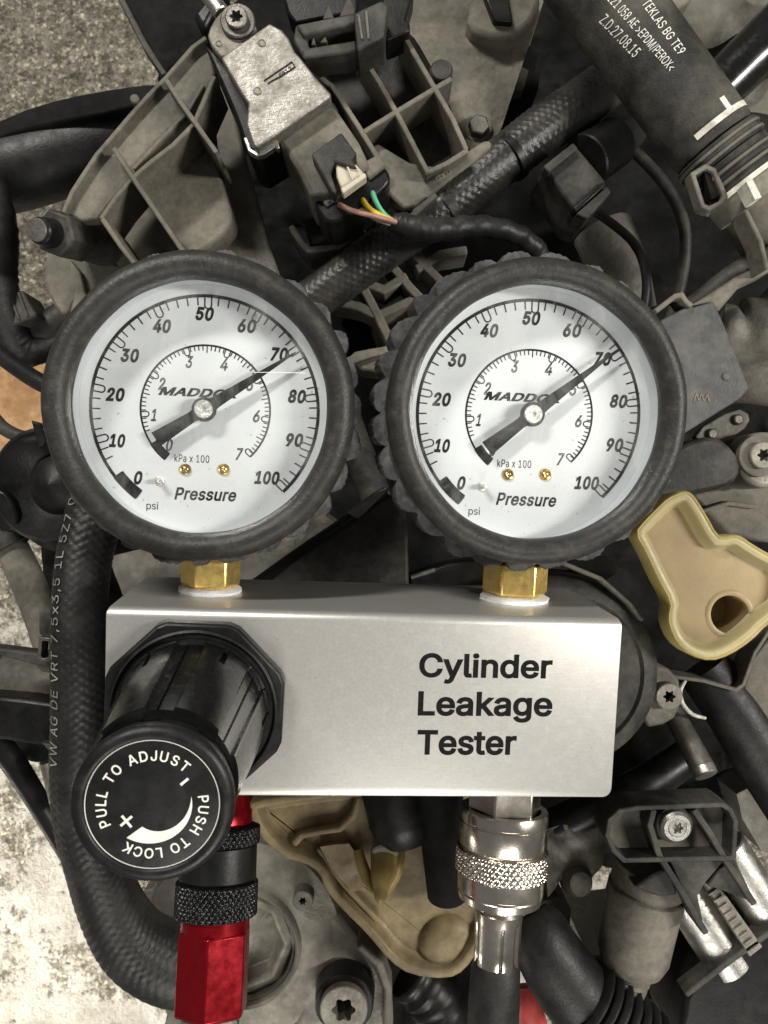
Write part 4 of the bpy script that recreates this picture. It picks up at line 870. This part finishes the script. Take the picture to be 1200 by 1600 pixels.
MB().lathe(G(1134, 589, -58), (0, 0, 1), [(0, 1.2), (.5, 1.1), (.8, .7), (.8, 0)], n=18).build('rivet', m_plastic, t)
t = thing('curved_rail', 'dusty curved rail over the grey block running off the right edge', 'rail', G(1150, 440, -70))
MB().pxtube([(1060, 492, -74, 15), (1100, 466, -70, 17), (1150, 428, -66, 18), (1220, 392, -64, 18)], n=20).build('rail', m_plasticd, t)
solid([(1078, 478), (1110, 458), (1150, 432), (1215, 402), (1215, 418), (1160, 444), (1122, 488), (1110, 472)], -58, -72).build('web', m_plastic, t, bevel=1)
one(MB().pxtube([(1120, 520, -88, 44), (1160, 525, -86, 47), (1210, 500, -84, 48), (1260, 470, -84, 48)], n=36, disp=lambda u, a: .9*sin(u*.55)+.4*sin(3*a+u*.4)), 'lumpy_hose', m_castd, 'dusty wrinkled hose at the right edge behind the grey block', 'hose')
one(MB().pxtube([(1100, 600, -104, 40), (1160, 590, -100, 40), (1240, 600, -100, 40)], n=30), 'lower_pipe', m_castd, 'dusty pipe under the wrinkled hose at the right edge', 'pipe')
t = thing('bolted_lug', 'dusty lug with a silver star bolt and dark arm at the right edge', 'lug', G(1170, 720, -85))
solid(ch([(1030, 712), (1075, 690), (1110, 680), (1135, 690), (1158, 718), (1156, 748), (1130, 764), (1050, 778), (1010, 778)], 1), -70, -88).build('arm', m_plasticd, t, bevel=1.5)
solid(ch([(1150, 690), (1185, 672), (1230, 680), (1230, 760), (1185, 764), (1158, 746)], 2), -72, -92).build('ear', m_cast, t, bevel=1.5)
c = G(1188, 712, -70); bl = MB(); bl.lathe((c.x, c.y, -72), (0, 0, 1), [(0, pxr(33, -70)), (2, pxr(33, -70)), (2.4, pxr(30, -70)), (2.4, pxr(18, -70))], n=40, caps=False); bl.build('washer', m_castd, t)
bl = MB(); socket(bl, c, pxr(11, -69), -71, -67.4, k=6, ro=pxr(21, -69)); bl.build('star_bolt', m_cast, t)
solid([(1078, 772), (1150, 744), (1220, 760), (1220, 850), (1140, 836), (1104, 800)], -96, -112).build('lower_web', m_plastic, t, bevel=1.5)
walls([(1088, 802), (1140, 786), (1186, 792)], -93, 1.6, 10).build('rib', m_plastic, t, bevel=.5)
t = thing('tan_bracket', 'yellowed tan plastic bracket with a round hole at the right edge', 'bracket', G(1120, 920, -75))
ol = [(990, 832), (1006, 812), (1026, 792), (1044, 775), (1068, 766), (1080, 769), (1088, 778), (1103, 802), (1123, 838), (1134, 838), (1147, 835), (1160, 838), (1176, 850), (1204, 866), (1240, 884), (1240, 950), (1200, 976), (1175, 1002), (1142, 1024), (1112, 1034), (1080, 1026), (1056, 1006), (1044, 978), (1043, 960), (1047, 942), (1027, 906), (1010, 868)]
olw = ch(PX(ol, -52), 1)
def inset(P, d):
    n = len(P); A = sum(P[i][0]*P[(i+1) % n][1]-P[(i+1) % n][0]*P[i][1] for i in range(n)); s_ = 1 if A > 0 else -1
    return offset_loop(P, -d*s_)
def rimmed(mb, P, w1, z_top, z_in, z0, slope=1.2):   # raised rim falling to a sunken floor
    I = inset(P, w1); J = inset(P, w1+slope); n = len(P); O = inset(P, .5)
    v = [(x, y, z0) for x, y in P]+[(x, y, z_top-.5) for x, y in P]+[(x, y, z_top) for x, y in O]+[(x, y, z_top-.3) for x, y in I]+[(x, y, z_in) for x, y in J]
    f = []
    for r in range(4):
        for i in range(n): f.append((r*n+i, r*n+(i+1) % n, (r+1)*n+(i+1) % n, (r+1)*n+i))
    mb.add(v, f); return J
rm = MB(); rimmed(rm, olw, .9, -52, -53, -61, .3); rm.build('edge_bead', m_tanrim, t, ang=70)
def lipped(mb, P, steps):
    n = len(P); v = []; last = P
    for d, z in steps: last = inset(P, d); v += [(x, y, z) for x, y in last]
    mb.add(v, [(r*n+i, r*n+(i+1) % n, (r+1)*n+(i+1) % n, (r+1)*n+i) for r in range(len(steps)-1) for i in range(n)]); return last
rm = MB(); J = lipped(rm, olw, [(.92, -52.4), (1.2, -52.25), (2.5, -52.5), (2.9, -52.9), (3.3, -54), (3.7, -55.4), (4.2, -56.5), (4.8, -57)]); rm.build('lip', m_tanlip, t, ang=80)
# floor with a real hole
hc_ = G(1140, 960, -57); hr = pxr(30, -57); P = [Vector(p) for p in J]; H_ = [Vector((hc_.x+hr*cos(2*pi*k/40), hc_.y+hr*sin(2*pi*k/40))) for k in range(40)]
E2 = [(k, (k+1) % len(P)) for k in range(len(P))]+[(len(P)+k, len(P)+(k+1) % 40) for k in range(40)]
vv, _, ff, *_ = delaunay_2d_cdt(P+H_, E2, [], 0, 1e-5)
Jl = [tuple(p) for p in J]; ff = [f for f in ff if inside([sum(vv[i][k] for i in f)/3 for k in (0, 1)], Jl) and hypot(sum(vv[i][0] for i in f)/3-hc_.x, sum(vv[i][1] for i in f)/3-hc_.y) > hr*.985]
fl2 = MB(); fl2.add([(p[0], p[1], -56.98) for p in vv], ff); fl2.build('floor', m_tan, t)
MB().lathe((hc_.x, hc_.y, -57), (0, 0, 1), [(-.2, hr+2.2), (.25, hr+1.4), (.4, hr+.7), (.2, hr), (-.6, hr*.97), (-16, hr*.92), (-16, 0)], n=48, caps=False).build('bushing', m_tan, t)
# ---- behind the box on the right: round cover, bolts, rods
t = thing('round_cover', 'large dark dusty round cover behind the right end of the aluminium box', 'cover', G(890, 1050, -90))
rc = G(884, 1054, -62); R_ = pxr(153, -62)
MB().lathe((rc.x, rc.y, -84), (0, 0, 1), [(0, R_+1), (15, R_), (19, R_-1), (21, R_-3.5), (21.5, R_-6), (20.5, R_-7), (20.5, 0)], n=110).build('disc', m_plasticd, t)
walls([(880, 880), (940, 905), (985, 945), (1005, 970)], -60.5, 1.4, 5).build('rib', m_plastic, t, bevel=.5)
solid([(880, 872), (950, 870), (975, 890), (940, 912), (900, 900)], -78, -95).build('mount', m_castd, t, bevel=1)
t = thing('flange_bolt', 'small grey flange bolt beside the round cover', 'bolt', G(1040, 1088, -85))
solid(ch([(1000, 1030), (1060, 1050), (1066, 1100), (1050, 1130), (1000, 1140)], 1), -80, -95).build('lug', m_castd, t, bevel=1)
c = G(1042, 1086, -79); bl = MB(); socket(bl, c, pxr(10, -79), -80, -76.5, ro=pxr(21, -79)); bl.build('head', m_cast, t)
one(MB().pxtube([(1071, 1063, -84, 2.6), (1063, 1080, -84, 3.2), (1067, 1100, -84, 3.4), (1082, 1116, -84, 3.2), (1102, 1122, -86, 2.4)], n=12), 'wire_clip', m_markw, 'thin white curved clip beside the grey flange bolt', 'clip')
t = thing('steel_pin', 'grey steel pin with a broken bright end right of the box', 'pin', G(1090, 1180, -95))
cb = MB(); cyl(cb, (1050, 1110, -94), (1098, 1200, -82), 16, 19); cb.build('shank', m_steeld, t)
cb = MB(); cyl(cb, (1097, 1198, -82), (1104, 1212, -80), 19, 18.5); cb.build('bright_end', m_steel, t)
one(MB().pxtube([(1098, 1042, -104, 42), (1140, 1100, -102, 44), (1190, 1180, -102, 46), (1250, 1270, -102, 48)], n=32), 'black_pipe', m_rubber, 'thick black pipe running off the right edge below the tan bracket', 'pipe')
t = thing('heat_shield', 'dusty grey sheet at the right edge beside the black pipe', 'sheet', G(1185, 1060, -110))
solid([(1160, 1080), (1175, 1030), (1230, 960), (1230, 1180), (1200, 1140)], -94, -98).build('sheet', m_plastic, t, bevel=.8)
walls([(1040, 1056), (1100, 1064), (1150, 1078), (1162, 1070), (1180, 1020), (1210, 975)], -90, 1.4, 12).build('folded_edge', m_plastic, t, bevel=.4)
one(solid([(955, 1240), (1070, 1180), (1110, 1196), (1010, 1236), (960, 1256)], -100, -112), 'cross_strip', m_plastic, 'dusty grey strip slanting below the steel pin', 'strip', bevel=1)
one(MB().pxtube([(850, 1300, -100, 28), (930, 1262, -98, 28), (1010, 1225, -100, 28), (1090, 1170, -106, 26)], n=24), 'dark_tube', m_black, 'dark tube passing behind the lower right corner of the box', 'tube')

# ---- lower right: ribbed bracket, chrome tubes, sensor, bellows
t = thing('ribbed_clamp', 'dark ribbed plastic clamp with a silver bolt over two chrome tubes', 'clamp', G(1050, 1310, -90))
oc = [(953, 1282), (969, 1268), (997, 1263), (1130, 1258), (1142, 1266), (1150, 1284), (1147, 1342), (1133, 1342), (976, 1345), (960, 1330), (949, 1306)]
walls(oc, -62, 1.6, 14, True).build('outer_wall', m_plasticd, t, bevel=.4)
solid(oc, -70, -76).build('floor_plate', m_plastic, t, bevel=.3)
for ri, rp in enumerate(([(1022, 1266), (1016, 1290), (1030, 1336), (1070, 1400), (1104, 1460)], [(1085, 1266), (1110, 1302), (1133, 1342), (1158, 1380), (1180, 1414)])):
    walls(rp, -62.5-.06*ri, 2.0, 16).build('rib', m_plasticd, t, bevel=.4)
for P in ([(1046, 1345), (1132, 1345), (1102, 1380), (1090, 1400), (1102, 1456), (1068, 1392)], [(1136, 1345), (1150, 1345), (1181, 1412), (1140, 1396), (1106, 1384)]):
    solid(P, -66, -72).build('web', m_plasticd, t, bevel=.4)
solid([(1048, 1344), (1122, 1344), (1106, 1382), (1070, 1390)], -74, -80).build('gusset', m_plastic, t, bevel=.5)
c = G(1056, 1291, -63); bl = MB(); bl.lathe((c.x, c.y, -70), (0, 0, 1), [(0, pxr(34, -65)), (5, pxr(30, -65)), (6, pxr(28, -65))], n=36); bl.build('boss', m_plasticd, t)
bl = MB(); bl.lathe((c.x, c.y, -64), (.06, -.1, 1), [(0, pxr(25, -63)), (1.2, pxr(25, -63)), (2.2, pxr(21, -63)), (2.2, pxr(12, -63))], n=40, caps=False); socket(bl, (c.x, c.y), pxr(9.5, -63), -63.2, -61.4, ro=pxr(15, -63)); bl.build('bolt', m_steel, t)
for a, b, lab in (((1046, 1360, -84), (1140, 1510, -84), 'chrome tube under the ribbed clamp, its lower end by the floor gap'), ((1128, 1318, -84), (1240, 1490, -84), 'chrome tube under the ribbed clamp at the right edge of the photo')):
    cb = MB(); cyl(cb, a, b, 35, 35, n=40); one(cb, 'chrome_tube', m_steel, lab, 'tube', 'chrome tubes under the ribbed clamp')
t = thing('toothed_strip', 'pale toothed metal strip lying between the two chrome tubes', 'strip', G(1140, 1430, -86))
solid([(1098, 1378), (1118, 1376), (1192, 1480), (1172, 1496)], -74, -82).build('strip', m_cast, t, bevel=.4)
for k in range(9):
    x, y = 1112+k*8, 1394+k*11; walls([(x-4, y+5), (x+9, y-4)], -73.2, .7, 2).build('tooth', m_cast, t, bevel=.15)
t = thing('end_bracket', 'black bar across the lower ends of the chrome tubes', 'bar', G(1150, 1500, -80))
solid([(1070, 1558), (1090, 1524), (1215, 1430), (1215, 1640), (1060, 1640)], -78, -110).build('bar', m_black, t, bevel=2)
walls([(1072, 1556), (1140, 1504), (1215, 1450)], -74, 2, 8).build('lip', m_plasticd, t, bevel=.5)
one(lumpy([(1150, 1240), (1190, 1225), (1240, 1300), (1240, 1350), (1190, 1330), (1160, 1280)], -130, -160, 2, 12, 3), 'side_casting', m_castd, 'dusty speckled casting at the right edge beside the ribbed clamp', 'casting', ang=60)
t = thing('cylinder_sensor', 'dusty cylindrical sensor body hanging left of the chrome tubes', 'sensor', G(1000, 1420, -90))
A2, B2 = G(1018, 1352, -80), G(984, 1512, -84); L2 = (B2-A2).length; r2 = pxr(57, -82)
MB().lathe(A2, B2-A2, [(0, r2*.96), (L2*.18, r2*.98), (L2*.19, r2*.94), (L2*.22, r2*.94), (L2*.23, r2*1.02), (L2*.36, r2*1.04), (L2*.38, r2), (L2*.84, r2*.97), (L2*.95, r2*.85), (L2, r2*.7)], n=56).build('body', m_plastic, t)
MB().lathe(B2, B2-A2, [(0, r2*.55), (1.2, r2*.62), (2.4, r2*.52), (3.6, r2*.60), (4.8, r2*.5), (6, r2*.56), (12, r2*.5)], n=40).build('ribbed_neck', m_plastic, t)
solid([(990, 1386), (1046, 1352), (1060, 1400), (1030, 1402)], -66, -74).build('side_flat', m_plasticd, t, bevel=1)
t = thing('rubber_bellows', 'black rubber boot with ribbed bellows end at the bottom edge', 'rubber boot', G(880, 1520, -90))
fb = [(826, 1428, -84, 32), (838, 1450, -82, 46), (858, 1490, -80, 52), (884, 1530, -80, 56), (904, 1556, -80, 57)]
MB().pxtube(fb, n=48, seg=12).build('sleeve', m_rubber, t)
def bel(u, a): return 0
for k in range(7):
    x, y = 906+k*17, 1556+k*11; cb = MB(); A = G(x, y, -80); B = G(x+12, y+10, -80); rr = pxr(72-k*4, -80)
    cb.lathe(A, B-A, [(0, rr*.72), (.9, rr*.97), (1.4, rr), (1.9, rr*.97), (2.6, rr*.72)], n=56); cb.build('bellow', m_rubber, t)
one(MB().pxtube([(820, 1540, -118, 16), (826, 1575, -116, 22), (836, 1620, -116, 24)], n=24), 'red_cap', m_redcap, 'faded red plastic piece beside the test hose at the bottom edge', 'cap')
t = thing('valve_casting', 'smooth grey metal casting with a round knob right of the nickel coupler', 'casting', G(890, 1350, -110))
lumpy([(850, 1300), (880, 1290), (930, 1290), (948, 1310), (940, 1350), (920, 1380), (880, 1370), (855, 1400)], -92, -130, 4, 10, 12).build('body', m_castd, t, ang=70)
MB().lathe(G(897, 1373, -95), (.1, .2, 1), [(0, pxr(24, -95)), (5, pxr(22, -95)), (7.4, pxr(17, -95)), (8.2, pxr(8, -95)), (8.3, 0)], n=32).build('knob', m_castd, t)
lumpy([(840, 1410), (870, 1400), (892, 1420), (890, 1456), (860, 1450)], -98, -125, 2, 10, 15).build('lobe', m_castd, t, ang=70)

# ---- lower middle: tan lever housing, round casting, bolt
t = thing('tan_housing', 'grimy tan plastic housing with a yellow peg below the aluminium box', 'housing', G(560, 1400, -85))
oq = [(386, 1262), (396, 1252), (455, 1243), (540, 1232), (640, 1236), (760, 1240), (790, 1320), (780, 1440), (752, 1480), (727, 1518), (700, 1532), (642, 1526), (609, 1504), (575, 1462), (537, 1425), (507, 1391), (500, 1366), (477, 1350), (440, 1342), (400, 1302)]
oqw = ch(PX(oq, -64), 1); rm = MB(); J = lipped(rm, oqw, [(0, -92), (0, -64.8), (.5, -64.2), (2.2, -64.3), (2.8, -64.9), (3.4, -67), (4.2, -68.6), (5.2, -69)]); rm.build('rim', m_tand, t, ang=80)
MB().prism(inset(oqw, 2.6), -73, -69.06).build('floor', m_tand, t)
walls([(458, 1322), (470, 1306), (500, 1300), (530, 1296), (552, 1276), (562, 1244)], -65.5, 2.6, 6).build('ridge', m_tand, t, bevel=1)
walls([(496, 1326), (520, 1362), (548, 1396), (590, 1440)], -66.5, 2.0, 4).build('ridge', m_tand, t, bevel=.8)
lumpy([(500, 1322), (545, 1318), (565, 1345), (566, 1390), (548, 1396), (520, 1360)], -66, -72, 1.0, 8, 3).build('inner_plate', m_tand, t, ang=60)
pg = MB(); pg.pxtube([(601, 1328, -64, 22), (600, 1345, -62, 21), (597, 1368, -59, 18), (595, 1390, -57, 12), (594, 1404, -56, 9), (593, 1411, -56, 5)], n=28, seg=8); pg.build('peg', m_amber, t)
MB().pxtube([(560, 1328, -66, 7), (566, 1352, -64, 9), (576, 1376, -62, 9), (588, 1394, -59, 7)], n=14).build('peg_arm', m_amber, t)
MB().pxtube([(626, 1322, -66, 8), (622, 1346, -64, 10), (614, 1372, -62, 10), (602, 1394, -59, 7)], n=14).build('peg_arm', m_amber, t)
cb = MB(); cyl(cb, (604, 1300, -66), (602, 1334, -60), 22, 21, n=30); cb.build('peg_core', m_castd, t)
c_ = G(697, 1462, -74); cb = MB(); cb.lathe(c_, (.12, -.1, 1), [(0, pxr(52, -70)), (3, pxr(50, -70)), (5.5, pxr(44, -70)), (7.2, pxr(34, -70)), (8, pxr(20, -70)), (8.2, pxr(8, -70)), (8.2, 0)], n=48); cb.build('dome', m_tand, t)
t = thing('pulley_shaft', 'black rounded shaft end showing under the lower edge of the box', 'shaft', G(630, 1280, -80))
cb = MB(); cb.lathe(G(615, 1222, -62), (.25, -1, .05), [(0, 11), (12, 11), (16, 10), (19.5, 7), (20.5, 0)], n=48); cb.build('shaft', m_black, t)
cb = MB(); cyl(cb, (684, 1215, -54), (700, 1400, -62), 38, 32, n=30); cb.build('arm', m_matte, t)  # black bar added to stand for the shade under the box
t = thing('round_casting', 'large round dusty casting with stepped bright rings beside the red coupler', 'casting', G(390, 1490, -110))
q = G(372, 1486, -86); 
def rr_(p): return pxr(p, -86)
MB().lathe((q.x, q.y, -120), (0, 0, 1), [(0, rr_(168)), (22, rr_(166)), (27, rr_(158)), (30, rr_(126)), (31, rr_(98)), (33.5, rr_(95)), (34.2, rr_(92)), (33.5, rr_(89)), (26, rr_(87))], n=110, caps=False).build('rim', m_castl, t)
MB().lathe((q.x, q.y, -120), (0, 0, 1), [(20, rr_(88)), (28, rr_(86)), (30, rr_(72)), (29, rr_(66)), (22, rr_(60)), (22, 0)], n=8, caps=False).build('hex_recess', m_cast, t, bevel=.6)
MB().lathe((q.x, q.y, -120), (0, 0, 1), [(26, rr_(88)), (31.2, rr_(87)), (31.6, rr_(84)), (29, rr_(83))], n=110, caps=False).build('bright_ring', m_steel, t)
solid(ch([(480, 1440), (520, 1420), (560, 1470), (600, 1520), (616, 1580), (610, 1660), (440, 1660), (470, 1580)], 1), -92, -120).build('flank', m_castl, t, bevel=2)
walls([(560, 1478), (592, 1508), (606, 1548), (604, 1620)], -84, 3, 12).build('rib', m_castd, t, bevel=1)
t = thing('socket_bolt', 'silver bolt with a deep star socket at the bottom edge', 'bolt', G(537, 1576, -85))
c = G(537, 1577, -78); bl = MB(); bl.lathe((c.x, c.y, -90), (0, 0, 1), [(0, pxr(48, -80)), (9, pxr(46, -80)), (9.5, pxr(44, -80)), (9.5, pxr(30, -80))], n=48, caps=False); bl.build('collar', m_black, t)
bl = MB(); socket(bl, c, pxr(19, -78), -92, -77.5, k=6, depth=.25, ro=pxr(37, -78)); bl.build('head', m_cast, t)
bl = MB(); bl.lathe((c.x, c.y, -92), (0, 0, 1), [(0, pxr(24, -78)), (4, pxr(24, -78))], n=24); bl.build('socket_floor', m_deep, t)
one(MB().pxtube([(640, 1520, -104, 40), (680, 1560, -104, 44), (712, 1640, -104, 46)], n=28, disp=lambda u, a: .5*sin(u*1.1)), 'corrugated_hose', m_black, 'black corrugated hose at the bottom edge left of the test hose', 'hose')
one(lumpy([(250, 1540), (300, 1530), (300, 1640), (240, 1640), (262, 1590)], -110, -140, 2, 10, 22), 'lower_bracket', m_castd, 'small dusty bracket left of the red coupler at the bottom edge', 'bracket', ang=60)
one(solid([(222, 1392), (250, 1386), (250, 1440), (236, 1440)], -110, -125), 'small_plate', m_castd, 'small grey plate in the gap under the regulator', 'plate', bevel=1)

# ---- more of what fills the gaps
t = thing('plug_cradle', 'grey plastic cradle with a pointed edge below the wiring plug', 'cradle', G(500, 370, -110))
walls([(454, 352), (472, 380), (482, 390), (532, 384), (560, 360)], -84, 2.2, 20).build('edge', m_plastic, t, bevel=.6)
solid([(470, 340), (560, 330), (556, 356), (530, 378), (486, 384)], -96, -106).build('floor_plate', m_plasticd, t, bevel=1)
for x, y in ((560, 372), (585, 356)): MB().lathe(G(x, y, -88), (0, 0, 1), [(-8, 3), (0, 3), (.6, 2.4)], n=20).build('peg', m_plastic, t)
one(MB().pxtube([(930, 330, -112, 7), (990, 380, -110, 7), (1010, 440, -112, 7), (1000, 520, -116, 7)], n=14), 'thin_cable', m_rubber, 'thin black cable dropping behind the right gauge from the sensor plug', 'cable')
one(MB().pxtube([(985, 230, -112, 9), (1040, 290, -112, 9), (1070, 360, -112, 9), (1062, 450, -116, 9), (1030, 540, -120, 9), (990, 600, -124, 9)], n=14), 'grey_cable', m_plasticd, 'dark cable hanging under the spring clamp towards the grey block', 'cable')
t = thing('hex_flange_bolt', 'dusty hexagon bolt in the upper casting by the tray corner', 'bolt', G(745, 196, -90))
hb_ = MB(); c = G(748, 198, -86); hb_.lathe((c.x, c.y, -92), (0, 0, 1), [(0, 5.2), (4.2, 5.2), (4.8, 4.6)], n=32); hb_.build('washer', m_castd, t)
hb_ = MB(); hb_.lathe((c.x, c.y, -88), (0, 0, 1), [(0, 3.8), (3.6, 3.8), (4.2, 3.2)], n=6, ph=.3); hb_.build('hex_head', m_steeld, t, bevel=.25)
t = thing('pipe_bracket', 'small dusty sheet bracket with two screws below the grey block', 'bracket', G(1120, 650, -100))
solid(ch([(1082, 676), (1150, 636), (1176, 650), (1160, 676), (1100, 700)], 1), -80, -84).build('sheet', m_castd, t, bevel=.4)
for x, y in ((1112, 678), (1152, 656)): cb = MB(); cb.lathe(G(x, y, -80), (0, 0, 1), [(0, 1.9), (1.1, 1.8), (1.5, 1.3), (1.5, 0)], n=22); cb.build('screw', m_steeld, t)
t = thing('edge_connector', 'black wiring connector with ribbed sides at the left edge under the cable', 'connector', G(30, 520, -105))
solid([(-10, 470), (34, 452), (58, 492), (10, 514)], -96, -112).build('shell', m_plasticd, t, bevel=.8)
for k in range(3): walls([(2+k*13, 466-k*5), (16+k*13, 504-k*5)], -95, .9, 3).build('rib', m_plasticd, t, bevel=.2)
t = thing('casting_screw', 'small round screw on the round casting beside the red coupler', 'screw', G(470, 1420, -84))
c = G(474, 1404, -86); cb = MB(); socket(cb, c, 1.5, -90, -84, ro=3.6); cb.build('head', m_castd, t)
